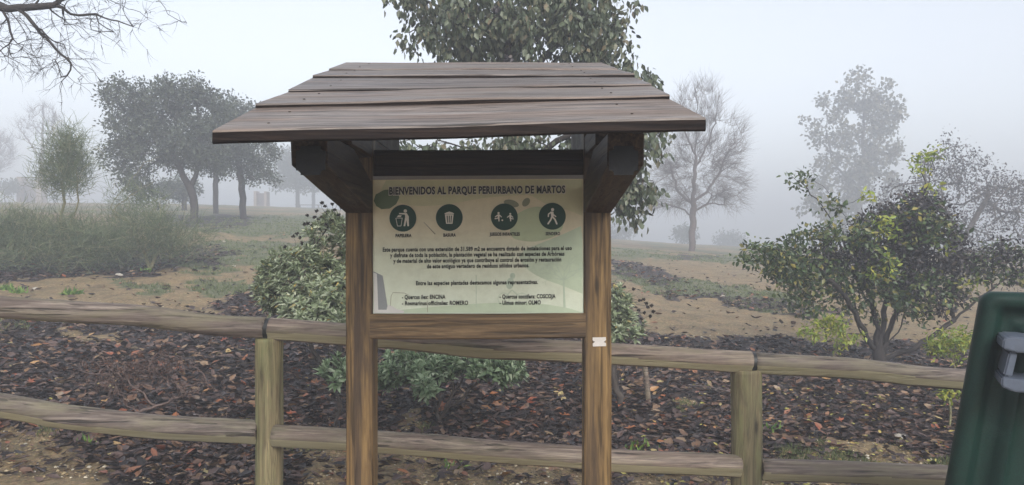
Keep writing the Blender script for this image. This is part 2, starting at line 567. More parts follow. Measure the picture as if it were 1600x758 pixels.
LITTER_SHADE = [[(-3000, 470), (0, 488), (160, 503), (300, 494), (390, 455), (470, 425), (560, 400), (940, 430), (1010, 515), (1110, 528), (1300, 535), (1600, 545), (2800, 560), (2800, 1500), (-3000, 1500)],
       [(-1500, 395), (0, 398), (200, 392), (330, 384), (385, 392), (330, 412), (240, 428), (90, 441), (0, 444), (-1500, 470)],
       [(955, 408), (1015, 414), (1075, 440), (1030, 446), (950, 426)],
       [(1020, 452), (1190, 470), (1330, 492), (1330, 500), (1180, 482), (1040, 462)],
       [(235, 334), (390, 336), (400, 352), (300, 356), (230, 350)],  # shadow under the oak, painted with the dark litter colour
       [(1040, 396), (1130, 399), (1120, 405), (1050, 404)]]
TAN = [[(-600, 690), (40, 676), (120, 706), (135, 740), (60, 900), (-600, 1100)],
       [(430, 722), (470, 700), (560, 696), (700, 712), (925, 728), (925, 1500), (420, 1500)],
       [(955, 742), (1160, 738), (1200, 700), (1250, 690), (1480, 715), (1500, 1500), (955, 1500)],
       [(600, 640), (650, 630), (690, 640), (675, 660), (610, 668)],
       [(120, 518), (215, 522), (200, 540), (120, 548)],
       [(1030, 628), (1075, 624), (1085, 650), (1040, 655)]]
GRN = [[(190, 440), (255, 444), (260, 456), (185, 454)], [(300, 434), (395, 440), (400, 462), (330, 466), (295, 452)],
       [(275, 402), (410, 398), (430, 410), (380, 424), (290, 424)],
       [(955, 414), (1030, 432), (1100, 442), (1200, 452), (1290, 478), (1200, 488), (1100, 468), (1030, 456), (955, 440)],
       [(-40, 496), (30, 498), (35, 514), (-40, 520)], [(85, 502), (135, 506), (130, 514), (88, 514)],
       [(300, 340), (560, 335), (560, 362), (420, 370), (300, 362)],
       [(330, 376), (480, 378), (480, 398), (330, 396)],
       [(950, 392), (1200, 402), (1500, 440), (1500, 448), (1200, 414), (950, 400)]]

def zones(X, Y):
    Z = terr(X, Y)
    Ys = np.maximum(Y, 0.5)
    px = PCX + X * F / Ys; py = PCY - (Z - CH) * F / Ys
    n1 = vnoise(X, Y, 1.6, 3) - 0.5; n2 = vnoise(X, Y, 4.5, 4) - 0.5
    sc_ = np.clip(9.0 / Ys, 0.25, 2.2)
    qx = px + (n1 * 60 + n2 * 26) * sc_; qy = py + (n2 * 22 + (vnoise(X, Y, 2.1, 9) - 0.5) * 26) * sc_ * 0.8
    lit = np.zeros(X.shape); grn = np.zeros(X.shape)
    for p in LITTER_SHADE: lit = np.maximum(lit, inpoly(qx, qy, p))
    for p in TAN: lit = np.where(inpoly(qx, qy, p), 0.12, lit)
    for p in GRN: grn = np.maximum(grn, inpoly(qx, qy, p))
    grn = grn * np.clip(0.35 + 1.3 * vnoise(X, Y, 3.0, 6), 0, 1)
    far = np.clip((Ys - 13) / 12, 0, 1)
    grn = np.maximum(grn, far * np.clip(vnoise(X, Y, 0.45, 8) * 1.6 - 0.35, 0, 0.8))
    lit = np.where(Y < 0.5, 0.2, lit)
    return lit, grn

def axis_coords(lo, hi, c, fine, n):
    t = np.linspace(-1, 1, n)
    k = 6.0
    s = np.sinh(k * t) / np.sinh(k)
    v = np.where(s < 0, c + s * (c - lo), c + s * (hi - c))
    return v

gx = axis_coords(-330, 330, 0.0, 0.04, 470); gy = axis_coords(-330, 330, 6.5, 0.04, 470)
GX, GY = np.meshgrid(gx, gy, indexing='ij')
GZ = terr(GX, GY)
lit_v, grn_v = zones(GX, GY)
micro = (vnoise(GX, GY, 9, 21) - 0.5) * 0.03 * np.clip(1.6 - np.hypot(GX, GY - 6) / 12, 0, 1)
V = np.stack([GX, GY, GZ + micro], -1).reshape(-1, 3)
nx_, ny_ = GX.shape
ii, jj = np.meshgrid(np.arange(nx_ - 1), np.arange(ny_ - 1), indexing='ij')
a = (ii * ny_ + jj).ravel()
Q = np.stack([a, a + ny_, a + ny_ + 1, a + 1], -1)
gme = fast_mesh('ground', V, Q.ravel(), np.full(len(Q), 4))
for nm, arr in (('litter', lit_v), ('green', grn_v)):
    at = gme.attributes.new(nm, 'FLOAT', 'POINT'); at.data.foreach_set('value', arr.ravel().astype(np.float32))

def ground_material():
    m, nt, bs, out = new_mat('ground_soil')
    L = nt.links.new
    tc = node(nt, 'ShaderNodeTexCoord')
    def nz(scale, detail=6.0, rough=0.65, dist=0.0):
        n = node(nt, 'ShaderNodeTexNoise', Scale=scale, Detail=detail, Roughness=rough, Distortion=dist)
        L(tc.outputs['Object'], n.inputs['Vector']); return n.outputs[0]
    vo = node(nt, 'ShaderNodeTexVoronoi', Scale=55.0); L(tc.outputs['Object'], vo.inputs['Vector'])
    vo2 = node(nt, 'ShaderNodeTexVoronoi', Scale=24.0); L(tc.outputs['Object'], vo2.inputs['Vector'])
    # gravelly soil
    r1 = ramp(nt, [(0.25, (0.07, 0.048, 0.024)), (0.47, (0.22, 0.155, 0.078)), (0.68, (0.45, 0.34, 0.19))]); L(nz(30, 8, 0.8), r1.inputs[0])
    hv = node(nt, 'ShaderNodeHueSaturation', Saturation=0.35, Value=1.0); L(vo.outputs['Color'], hv.inputs['Color'])
    soil = mix(nt, r1.outputs[0], hv.outputs[0], 0.22, 'OVERLAY')
    r1b = ramp(nt, [(0.36, (0.45, 0.43, 0.42)), (0.5, (0.9, 0.88, 0.85)), (0.66, (1.2, 1.1, 1.0))]); L(nz(2.6, 9, 0.7), r1b.inputs[0])
    soil = mix(nt, soil, r1b.outputs[0], 0.8, 'MULTIPLY')
    # far strip of dark old leaves between
    # litter, its dark tone also painting the oak's shadow
    r2 = ramp(nt, [(0.2, (0.012, 0.009, 0.009)), (0.5, (0.030, 0.022, 0.020)), (0.8, (0.08, 0.055, 0.045))])
    sp = node(nt, 'ShaderNodeSeparateColor'); L(vo2.outputs['Color'], sp.inputs[0])
    L(sp.outputs[0], r2.inputs[0])
    r2n = ramp(nt, [(0.3, (0.55, 0.5, 0.5)), (0.7, (1.2, 1.2, 1.2))]); L(nz(60, 5, 0.7), r2n.inputs[0])
    litc = mix(nt, r2.outputs[0], r2n.outputs[0], 1.0, 'MULTIPLY')
    # grass
    r3 = ramp(nt, [(0.32, (0.05, 0.065, 0.03)), (0.52, (0.12, 0.13, 0.06)), (0.68, (0.25, 0.21, 0.11))]); L(nz(45, 8, 0.8), r3.inputs[0])
    al = node(nt, 'ShaderNodeAttribute', attribute_name='litter'); ag = node(nt, 'ShaderNodeAttribute', attribute_name='green')
    # break the masks up
    def brk(attr, n, w):
        a = node(nt, 'ShaderNodeMath', operation='MULTIPLY_ADD'); L(n, a.inputs[0]); a.inputs[1].default_value = w
        s = node(nt, 'ShaderNodeMath', operation='SUBTRACT'); L(attr, s.inputs[0]); s.inputs[1].default_value = w * 0.5
        L(s.outputs[0], a.inputs[2])
        r = ramp(nt, [(0.38, (0, 0, 0)), (0.62, (1, 1, 1))]); L(a.outputs[0], r.inputs[0]); return r.outputs[0]
    ml = brk(al.outputs['Fac'], nz(14, 6, 0.7), 1.0); mg = brk(ag.outputs['Fac'], nz(7, 9, 0.8), 2.2)
    rg = ramp(nt, [(0.50, (0, 0, 0)), (0.62, (0.55, 0.55, 0.55))]); L(nz(3.5, 9, 0.8), rg.inputs[0])
    soil = mix(nt, soil, (0.13, 0.125, 0.06, 1), rg.outputs[0])
    rd = ramp(nt, [(0.56, (0, 0, 0)), (0.64, (0.7, 0.7, 0.7))]); L(nz(18, 9, 0.85), rd.inputs[0])
    soil = mix(nt, soil, (0.055, 0.04, 0.03, 1), rd.outputs[0])
    c = mix(nt, soil, r3.outputs[0], mg)
    c = mix(nt, c, litc, ml)
    L(c, bs.inputs['Base Color'])
    bs.inputs['Roughness'].default_value = 0.75
    b1 = node(nt, 'ShaderNodeBump', Strength=0.8, Distance=0.02)
    hh = mix(nt, vo.outputs['Distance'], nz(35, 8, 0.8), 0.6)
    L(hh, b1.inputs['Height']); L(b1.outputs[0], bs.inputs['Normal'])
    return m
ground = link_mesh('ground', gme, ground_material(), smooth=True)
tag(ground, kind='structure')

# ------------------------------------------------------------ haze (one closed box of even air)
fog_mat = bpy.data.materials.new('haze'); fog_mat.use_nodes = True
ft = fog_mat.node_tree; ft.nodes.clear()
fo = ft.nodes.new('ShaderNodeOutputMaterial'); fv = ft.nodes.new('ShaderNodeVolumePrincipled')
fv.inputs['Color'].default_value = (0.70, 0.735, 0.80, 1); fv.inputs['Density'].default_value = FOG_DENSITY
fv.inputs['Anisotropy'].default_value = 0.0
ft.links.new(fv.outputs[0], fo.inputs['Volume'])
bm = bmesh.new(); bmesh.ops.create_cube(bm, size=1.0)
zlo = float(GZ.min()) - 1.0; zhi = 16.5
haze = bm_obj('haze', bm, fog_mat)
haze.scale = (664, 664, zhi - zlo); haze.location = (0, 0, (zhi + zlo) / 2)
haze.display_type = 'WIRE'
tag(haze, kind='stuff')

# ------------------------------------------------------------ wood materials
M_post = wood_mat('kiosk_post_wood', 'Z', (0.165, 0.100, 0.040, 1), (0.045, 0.028, 0.014, 1), (0.29, 0.185, 0.075, 1), rough=0.5, stain=0.8, stain_col=(0.045, 0.03, 0.022, 1), knots=0.7, rings=0.3)
M_beam = wood_mat('kiosk_beam_wood', 'X', (0.155, 0.098, 0.048, 1), (0.05, 0.032, 0.018, 1), (0.27, 0.175, 0.085, 1), rough=0.5, stain=0.55, stain_col=(0.04, 0.026, 0.02, 1), rings=0.4)
M_dark = wood_mat('kiosk_shaded_wood', 'X', (0.034, 0.023, 0.018, 1), (0.016, 0.011, 0.010, 1), (0.06, 0.04, 0.029, 1), spec=0.15, rough=0.5, stain=0.5, stain_col=(0.03, 0.02, 0.018, 1))  # darker timber: the shade under the roof is put into its colour
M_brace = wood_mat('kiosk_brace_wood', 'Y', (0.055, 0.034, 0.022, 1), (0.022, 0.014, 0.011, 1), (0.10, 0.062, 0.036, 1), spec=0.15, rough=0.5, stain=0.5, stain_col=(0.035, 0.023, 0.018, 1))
M_roof = wood_mat('roof_board_wood', 'X', (0.15, 0.130, 0.118, 1), (0.042, 0.035, 0.032, 1), (0.29, 0.255, 0.235, 1), rough=0.42, stain=0.30, stain_col=(0.21, 0.14, 0.10, 1), knots=0.8, rings=0.5, checks=0.7, bump=0.6)
M_edge = wood_mat('roof_edge_wood', 'X', (0.015, 0.011, 0.010, 1), (0.007, 0.005, 0.005, 1), (0.035, 0.024, 0.020, 1), spec=0.1, rough=0.7, stain=0.3)  # wet dark wood, with the shade of the eave front put into the colour
M_rail = wood_mat('fence_rail_wood', 'X', (0.18, 0.142, 0.118, 1), (0.055, 0.042, 0.035, 1), (0.34, 0.285, 0.235, 1), rough=0.6, stain=0.6, stain_col=(0.10, 0.072, 0.058, 1), knots=0.8, rings=0.5, algae=(0.19, 0.17, 0.105, 1), bump=0.9, checks=0.8, facet_col=(0.50, 0.46, 0.27, 1))
M_fpost = wood_mat('fence_post_wood', 'Z', (0.22, 0.18, 0.10, 1), (0.085, 0.068, 0.04, 1), (0.32, 0.27, 0.15, 1), rough=0.7, stain=0.5, stain_col=(0.11, 0.095, 0.05, 1), knots=0.8, rings=0.7, algae=(0.20, 0.21, 0.09, 1), bump=0.7)
M_blue_black = plain_mat('blue_black', (0.006, 0.007, 0.010), rough=0.55, var=0.3, scale=30, bump=0.3)

# ------------------------------------------------------------ information board
KY = 3.0
kiosk = empty('information_board', G(748, KY + 0.055), label='roofed brown timber noticeboard with a printed park welcome panel', cat='information board')
KO = kiosk.location
def W(o):
    """children of the board are laid out in world metres"""
    return o

S = 0.11
Kx = {'L': (540 - 800) * KY / F + S / 2, 'R': (955 - 800) * KY / F - S / 2}
roofz = lambda Y: CH + (-0.351 + 0.334 * Y) - 0.10
for k in 'LR':
    x = Kx[k]
    beam('post', (x, KY + S / 2, float(terr(x, KY)) - 0.3), (x, KY + S / 2, roofz(KY) + 0.02), S, S, M_post, kiosk, up=(0, 1, 0), bevel=0.005, segs=30)
    # joist carrying the roof, front to back
    jz = CH + 0.388
    j = beam('joist', (x, 2.62, jz), (x, 3.80, jz), S - 0.006, 0.088, M_brace, kiosk, segs=6)
    # thin blue-black block on the front brace tip
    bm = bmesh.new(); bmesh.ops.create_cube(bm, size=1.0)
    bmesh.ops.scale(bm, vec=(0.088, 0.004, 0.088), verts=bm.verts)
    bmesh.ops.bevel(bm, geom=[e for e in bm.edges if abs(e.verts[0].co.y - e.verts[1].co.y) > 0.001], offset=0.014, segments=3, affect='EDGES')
    e = bm_obj('tip_patch', bm, M_blue_black, j); e.location = (0, -1.59 / 2 - 0.0025, 0) if False else (0, 0, 0)
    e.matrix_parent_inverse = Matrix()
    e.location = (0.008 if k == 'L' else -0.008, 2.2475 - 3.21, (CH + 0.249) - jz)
    # sloping wedge between joist and boards
    bm = bmesh.new()
    w2 = 0.045
    prof = [(2.66, jz + 0.047), (3.78, jz + 0.047), (3.78, roofz(3.78) + 0.047), (2.66, roofz(2.66) + 0.047)]
    va = [bm.verts.new((x - w2, p[0], p[1])) for p in prof]; vb = [bm.verts.new((x + w2, p[0], p[1])) for p in prof]
    bm.faces.new(va); bm.faces.new(vb[::-1])
    for i in range(4): bm.faces.new((va[i], vb[i], vb[(i + 1) % 4], va[(i + 1) % 4]))
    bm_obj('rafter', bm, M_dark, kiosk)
    # front brace: chamfered timber running from the post up to the joist end
    for sgn, Yp in ((-1, KY), (1, KY + S)):
        zt = jz + 0.085; zb = jz - 0.03
        Ytip = KY - 0.75 if sgn < 0 else KY + S + 0.72
        zpost = CH + (379 - 333) * KY / F
        dy = abs(Ytip - Yp)
        # profile in Y,Z: tip top, tip bottom, foot on post, upper foot
        prof = [(Ytip, CH + (379 - 225) * 2.25 / F + 0.01), (Ytip + sgn * -0.02, CH + (379 - 259) * 2.25 / F - 0.008), (Yp, zpost), (Yp, zpost + 0.17), (Ytip + sgn * -0.26, CH + (379 - 225) * 2.25 / F + 0.01)]
        if sgn > 0: prof = [(Ytip, jz - 0.049), (Ytip - 0.02, jz - 0.15), (Yp, zpost), (Yp, zpost + 0.117), (Ytip - 0.40, jz - 0.049)]
        hw = S / 2 + 0.001
        bm = bmesh.new()
        cut = 0.012
        if sgn < 0:
            zt2 = CH + (379 - 222) * 2.25 / F
            prof = [(Ytip, CH + 0.335), (Ytip + 0.016, CH + 0.234), (Yp, zpost), (Yp, zpost + 0.117), (Ytip + 0.40, CH + 0.335)]
        va = [bm.verts.new((x - hw, p[0], p[1])) for p in prof]; vb = [bm.verts.new((x + hw, p[0], p[1])) for p in prof]
        bm.faces.new(va); bm.faces.new(vb[::-1])
        n = len(prof)
        for i in range(n): bm.faces.new((va[i], vb[i], vb[(i + 1) % n], va[(i + 1) % n]))
        bmesh.ops.recalc_face_normals(bm, faces=bm.faces)
        bmesh.ops.bevel(bm, geom=[e2 for e2 in bm.edges], offset=0.004, segments=1, affect='EDGES')
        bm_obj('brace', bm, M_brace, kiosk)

# cross beams
xl = Kx['L'] + S / 2; xr = Kx['R'] - S / 2
zb_ = lambda y0, y1, Y: (CH - ((y0 + y1) / 2 - 379) * Y / F, (y1 - y0) * Y / F)
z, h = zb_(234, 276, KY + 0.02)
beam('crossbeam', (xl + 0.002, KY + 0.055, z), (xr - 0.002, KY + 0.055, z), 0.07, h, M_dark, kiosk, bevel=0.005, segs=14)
z, h = zb_(491, 530, KY)
beam('crossbeam', (xl - 0.012, KY + 0.040, z), (xr + 0.006, KY + 0.040, z + 0.002), 0.09, h, M_beam, kiosk, bevel=0.006, segs=14)

M_nail = plain_mat('rusty_nail', (0.03, 0.018, 0.012), rough=0.6, metal=0.6)
# roof boards: five overlapping planks on the slope
bounds = [(2.02, (330, 205), (1103, 184)), (2.33, (399, 168), (1047, 154)), (2.72, (450, 143), (1018, 133)), (3.15, (488, 121.5), (990, 120)), (3.50, (513, 109), (965, 108.5)), (3.90, (540, 97), (940, 97))]
TH = 0.038
for i in range(5):
    (Y0, l0, r0), (Y1, l1, r1) = bounds[i], bounds[i + 1]
    A = P(*l0, Y0); B = P(*r0, Y0); C = P(*r1, Y1); D_ = P(*l1, Y1)
    A, B = Vector(A), Vector(B)
    lift = (0.0, 0.012, 0.005, 0.012, 0.004)[i]
    jl = random.uniform(-0.004, 0.004); jr = random.uniform(-0.004, 0.004)
    A.x += jl; D_.x += jl; B.x += jr; C.x += jr
    # the upper edge tucks a little below the next board's lower face
    C.z -= 0.002; D_.z -= 0.002
    cen = (A + B + C + D_) / 4
    bm = bmesh.new(); seg = 20; R = []
    nrm = (B - A).cross(D_ - A).normalized()
    if nrm.z < 0: nrm = -nrm
    ph = random.random() * 6
    th = TH if i == 0 else 0.030
    for s in range(seg + 1):
        t = s / seg
        lo = A.lerp(B, t) - cen; hi = D_.lerp(C, t) - cen
        wv = nrm * (0.0015 * math.sin(t * 9 + ph) + random.uniform(-0.0006, 0.0006))
        wl = (hi - lo).normalized() * (0.0012 * math.sin(t * 11 + ph))
        dn = Vector((0, 0, -1)) * th
        b = 0.005; up_ = (hi - lo).normalized()
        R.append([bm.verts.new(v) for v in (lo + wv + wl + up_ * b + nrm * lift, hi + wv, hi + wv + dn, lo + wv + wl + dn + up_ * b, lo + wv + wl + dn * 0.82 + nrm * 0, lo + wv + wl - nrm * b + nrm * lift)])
    for s in range(seg):
        for k in range(6):
            f = bm.faces.new((R[s][k], R[s + 1][k], R[s + 1][(k + 1) % 6], R[s][(k + 1) % 6]))
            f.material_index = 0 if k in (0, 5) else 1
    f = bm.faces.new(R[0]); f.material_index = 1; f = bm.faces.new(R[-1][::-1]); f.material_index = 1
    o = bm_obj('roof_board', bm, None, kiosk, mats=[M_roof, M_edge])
    o.location = cen
    for s in (0.10, 0.86):
        for vv in (0.25, 0.75):
            pn = A.lerp(B, s + random.uniform(-.01, .01)).lerp(D_.lerp(C, s), vv) - cen + nrm * (lift * (1 - vv) + 0.0018)
            bm = bmesh.new(); bmesh.ops.create_cone(bm, cap_ends=True, segments=10, radius1=0.0045, radius2=0.0035, depth=0.002, matrix=nrm.to_track_quat('Z', 'Y').to_matrix().to_4x4())
            no = bm_obj('nail', bm, M_nail); no.parent = o; no.location = pn

# ---- printed panel
PY = KY + 0.012
def px_poly_obj(name, polys, Y, mat, parent, thick=0.0, mats=None):
    """polys: list of (points, material index) in picture units of the sign's plane"""
    bm = bmesh.new()
    cen = P(746, 384, Y)
    for pts, mi in polys:
        vs = [bm.verts.new(P(x, y, Y) - cen) for x, y in pts]
        f = bm.faces.new(vs); f.material_index = mi
        f.normal_update()
        if f.normal.y > 0: f.normal_flip()
    bmesh.ops.triangulate(bm, faces=[f for f in bm.faces if len(f.verts) > 4])
    me = bpy.data.meshes.new(name); bm.to_mesh(me); bm.free()
    o = link_mesh(name, me, mat, parent, mats=mats)
    o.location = cen
    return o

def panel_material():
    m, nt, bs, out = new_mat('printed_panel')
    L = nt.links.new
    tc = node(nt, 'ShaderNodeTexCoord'); sp = node(nt, 'ShaderNodeSeparateXYZ'); L(tc.outputs['Object'], sp.inputs[0])
    mr = node(nt, 'ShaderNodeMapRange'); mr.inputs[1].default_value = -0.27; mr.inputs[2].default_value = 0.27; L(sp.outputs[2], mr.inputs[0])
    r = ramp(nt, [(0.0, (0.68, 0.74, 0.60)), (0.42, (0.68, 0.70, 0.53)), (0.62, (0.72, 0.65, 0.46)), (1.0, (0.78, 0.70, 0.48))]); L(mr.outputs[0], r.inputs[0])  # beige to pale green print, part of it reflection put into the colour
    n = node(nt, 'ShaderNodeTexNoise', Scale=14.0, Detail=7.0, Roughness=0.75); L(tc.outputs['Object'], n.inputs['Vector'])
    r2 = ramp(nt, [(0.35, (0.80, 0.79, 0.76)), (0.6, (1.0, 1.0, 1.0))]); L(n.outputs[0], r2.inputs[0])
    c = mix(nt, r.outputs[0], r2.outputs[0], 0.55, 'MULTIPLY')
    n3 = node(nt, 'ShaderNodeTexNoise', Scale=45.0, Detail=4.0, Roughness=0.7); L(tc.outputs['Object'], n3.inputs['Vector'])
    r3 = ramp(nt, [(0.66, (0, 0, 0)), (0.74, (0.5, 0.5, 0.5))]); L(n3.outputs[0], r3.inputs[0])
    c = mix(nt, c, (0.33, 0.30, 0.22, 1), r3.outputs[0])
    L(c, bs.inputs['Base Color']); bs.inputs['Roughness'].default_value = 0.32
    return m
M_panel = panel_material()
bm = bmesh.new()
c0 = P(746, 384, PY)
pts = [(581, 281), (911.5, 279.5), (911.5, 490), (583, 490)]
fr = [bm.verts.new(P(x, y, PY) - c0) for x, y in pts]; bk = [bm.verts.new(P(x, y, PY) - c0 + Vector((0, 0.012, 0))) for x, y in pts]
bm.faces.new(fr); bm.faces.new(bk[::-1])
for i in range(4): bm.faces.new((fr[i], bk[i], bk[(i + 1) % 4], fr[(i + 1) % 4]))
panel = bm_obj('panel', bm, M_panel, kiosk); panel.location = c0
class PanelKids: pass
def px_art(name, polys, lay, mats):
    Y = PY - 0.0006 * lay
    for q_, (pts, mi) in enumerate(polys):
        bm = bmesh.new()
        vs = [bm.verts.new(P(x, y, Y - 0.00012 * q_) - c0) for x, y in pts]
        f = bm.faces.new(vs); f.normal_update()
        if f.normal.y > 0: f.normal_flip()
        bmesh.ops.triangulate(bm, faces=[f for f in bm.faces if len(f.verts) > 4])
        me = bpy.data.meshes.new(name); bm.to_mesh(me); bm.free()
        o = link_mesh(name, me, mats[mi], None)
        o.parent = panel
def pm(name, c, rough=0.33):
    return plain_mat(name, c, rough=rough, var=0.06, scale=20)
M_band = pm('print_olive_band', (0.62, 0.60, 0.38)); M_lens = pm('print_green_field', (0.48, 0.55, 0.34)); M_low = pm('print_pale_green', (0.50, 0.58, 0.42))
M_leafp = pm('print_leaf', (0.13, 0.19, 0.10)); M_drop = pm('print_drop', (0.24, 0.25, 0.15)); M_disc = pm('print_dark_green', (0.003, 0.045, 0.028), 0.55)
M_white = pm('print_white', (0.72, 0.68, 0.60)); M_ink = pm('print_ink', (0.010, 0.014, 0.012), 0.4); M_grey = pm('torn_patch_grey', (0.26, 0.27, 0.27), 0.5)
M_peel = pm('peeled_print', (0.62, 0.60, 0.56), 0.5); M_ghost = pm('print_ghost', (0.46, 0.54, 0.41))
M_crack = pm('print_scratch', (0.25, 0.22, 0.15))

def curve_pts(ctrl, n=8):
    out = []
    for i in range(len(ctrl) - 1):
        p0 = ctrl[max(i - 1, 0)]; p1 = ctrl[i]; p2 = ctrl[i + 1]; p3 = ctrl[min(i + 2, len(ctrl) - 1)]
        for k in range(n):
            t = k / n
            out.append(tuple(0.5 * ((2 * p1[q]) + (p2[q] - p0[q]) * t + (2 * p0[q] - 5 * p1[q] + 4 * p2[q] - p3[q]) * t * t + (3 * p1[q] - p0[q] - 3 * p2[q] + p3[q]) * t ** 3) for q in (0, 1)))
    out.append(ctrl[-1]); return out
def ell(cx, cy, rx, ry, rot=0, n=36):
    c, s = math.cos(rot), math.sin(rot)
    return [(cx + rx * math.cos(t) * c - ry * math.sin(t) * s, cy + rx * math.cos(t) * s + ry * math.sin(t) * c) for t in [i / n * 6.28318 for i in range(n)]]
band = [(603, 282)] + [(910, 281), (910, 337)] + curve_pts([(910, 337), (880, 326), (852, 318), (830, 306), (812, 305), (760, 309), (700, 319), (655, 322), (622, 316), (597, 306), (596, 296), (603, 282)])[1:-1]
lens = curve_pts([(806, 336), (822, 327), (842, 323), (865, 330), (880, 350), (868, 368), (840, 377), (815, 376), (800, 370), (797, 352), (806, 336)])[:-1]
low = [(910, 372)] + [(910, 459)] + curve_pts([(910, 459), (880, 447), (850, 436), (828, 424), (815, 410), (812, 400), (822, 390), (850, 378), (880, 366), (910, 352)])[1:-1]
hill = curve_pts([(583, 489), (640, 483), (740, 475), (820, 473), (880, 480), (911, 489)]); hill = hill
px_art('artwork', [(band, 0), (lens, 1), (low, 2), (hill, 2)], 1, [M_band, M_lens, M_low])
leafA = [(584, 314), (587, 304), (600, 297), (612, 296), (622, 301), (624, 309), (619, 319), (609, 326), (596, 327), (588, 322)]
art = [(leafA, 0), (ell(799, 318, 12, 5.5, 0.25), 1), (ell(822, 316, 7.5, 5.2, -0.9), 1)]
px_art('artwork', art, 2, [M_leafp, M_drop])
px_art('artwork', [([(583.5, 424), (598, 431), (606, 482), (604, 487), (584.5, 489)], 0)], 2, [M_grey])
px_art('artwork', [([(584, 484), (604, 484), (606, 476), (612, 478), (620, 483), (632, 486), (630, 489.3), (584, 489.3)], 0), ([(583.6, 426), (589, 428), (591, 484), (584.4, 484)], 0)], 3, [M_peel])
# ghost tree and cyclist printed pale
def strip(p, q, w0, w1):
    dx, dy = q[0] - p[0], q[1] - p[1]; L_ = math.hypot(dx, dy) + 1e-9; nx, ny = -dy / L_, dx / L_
    return [(p[0] + nx * w0, p[1] + ny * w0), (q[0] + nx * w1, q[1] + ny * w1), (q[0] - nx * w1, q[1] - ny * w1), (p[0] - nx * w0, p[1] - ny * w0)]
gt = []
def ghost(x, y, a, L_, w, d):
    x2, y2 = x + math.cos(a) * L_, y - math.sin(a) * L_
    gt.append((strip((x, y), (x2, y2), w, w * 0.6), 0))
    if d > 0:
        for k in range(2 if d < 3 else 3):
            ghost(x2, y2, a + random.uniform(-0.9, 0.9), L_ * random.uniform(0.6, 0.85), w * 0.6, d - 1)
ghost(882, 481, math.pi / 2 + 0.03, 44, 1.8, 0)
for a0 in (2.9, 2.5, 2.0, 1.5, 1.0, 0.5): ghost(880.8, 438, a0, 15, 0.9, 4)
gt += [(strip((744, 481), (744, 430), 0.5, 0.5), 0)]
for cx_ in (787, 815):
    e1 = ell(cx_, 467, 9, 9, n=20)
    for i in range(20): gt.append((strip(e1[i], e1[(i + 1) % 20], 0.35, 0.35), 0))
gt += [(strip((787, 467), (800, 453), 0.6, 0.6), 0), (strip((800, 453), (815, 467), 0.6, 0.6), 0), (ell(797, 443, 6, 9, 0.2), 0), (ell(801, 431, 4, 4.5), 0)]
for i, (pts_, mi) in enumerate(gt): pass
# a different tiny height per stroke keeps overlapping strokes from sharing a plane
def strokes_obj(name, strokes, lay, mats):
    bm = bmesh.new()
    for i, (pts, mi) in enumerate(strokes):
        Y = PY - 0.0006 * lay - 0.0000012 * i
        vs = [bm.verts.new(P(x, y, Y) - c0) for x, y in pts]
        f = bm.faces.new(vs); f.normal_update()
        if f.normal.y > 0: f.normal_flip()
        f.material_index = mi
    bmesh.ops.triangulate(bm, faces=[f for f in bm.faces if len(f.verts) > 4])
    me = bpy.data.meshes.new(name); bm.to_mesh(me); bm.free()
    o = link_mesh(name, me, None, None, mats=mats); o.parent = panel; return o
strokes_obj('artwork', gt, 2.4, [M_ghost])
scr = [strip((662, 347), (680, 366), 0.3, 0.8), strip((611, 463), (614, 457), 0.3, 0.3), strip((614, 457), (632, 458), 0.3, 0.3), strip((611, 463), (610, 478), 0.3, 0.3), strip((668, 470), (668, 488), 0.4, 0.4), strip((632, 458), (640, 462), 0.3, 0.2)]
strokes_obj('artwork', [(s_, 0) for s_ in scr], 3.4, [M_crack])

# pictograms: dark discs with white figures
def limb(*pts, w=1.3):
    r = []
    for p, q in zip(pts[:-1], pts[1:]): r.append(strip(p, q, w, w))
    for p in pts: r.append(ell(p[0], p[1], w, w, n=10))
    return r
def pictogram(cx, cy, figs):
    st = [(ell(cx, cy, 21, 21, n=48), 0)] + [(f, 1) for f in figs]
    bm = bmesh.new()
    for i, (pts, mi) in enumerate(st):
        Y = PY - 0.0030 - (0.0006 if i else 0) - 0.00002 * i
        vs = [bm.verts.new(P(x, y, Y) - c0) for x, y in pts]
        f = bm.faces.new(vs); f.normal_update()
        if f.normal.y > 0: f.normal_flip()
        f.material_index = mi
    bmesh.ops.triangulate(bm, faces=[f for f in bm.faces if len(f.verts) > 4])
    me = bpy.data.meshes.new('pictogram'); bm.to_mesh(me); bm.free()
    o = link_mesh('pictogram', me, None, None, mats=[M_disc, M_white]); o.parent = panel
x, y = 629.5, 341
fig = [ell(x + 3.8, y - 11.3, 2.7, 2.7, n=16), [(x - 6, y - 8.2), (x + 6, y - 8.0), (x + 9.2, y - 3), (x + 9.6, y + 12.5), (x + 7, y + 12.5), (x + 5.6, y + 3), (x + 3.6, y + 12.5), (x + 1.0, y + 12.5), (x + 3.6, y - 2), (x + 3.2, y - 5.6), (x - 6, y - 6.2)],
       strip((x - 11, y + 0), (x - 8.4, y + 12.5), 0.45, 0.45), strip((x - 1, y + 0), (x - 3, y + 12.5), 0.45, 0.45), strip((x - 11, y - 0.2), (x - 0.6, y - 0.2), 0.45, 0.45), strip((x - 8.6, y + 12.2), (x - 2.8, y + 12.2), 0.45, 0.45), [(x - 9.5, y - 1.8), (x - 7.5, y - 4.6), (x - 1.6, y - 4.4), (x - 3.5, y - 1.8)]]
pictogram(x, y, fig)
x, y = 702, 340
fig = [[(x - 7.4, y - 6.6), (x - 4, y - 8.2), (x, y - 9.4), (x + 4, y - 8.2), (x + 7.4, y - 6.6), (x + 7.2, y - 5.4), (x - 7.2, y - 5.4)]]
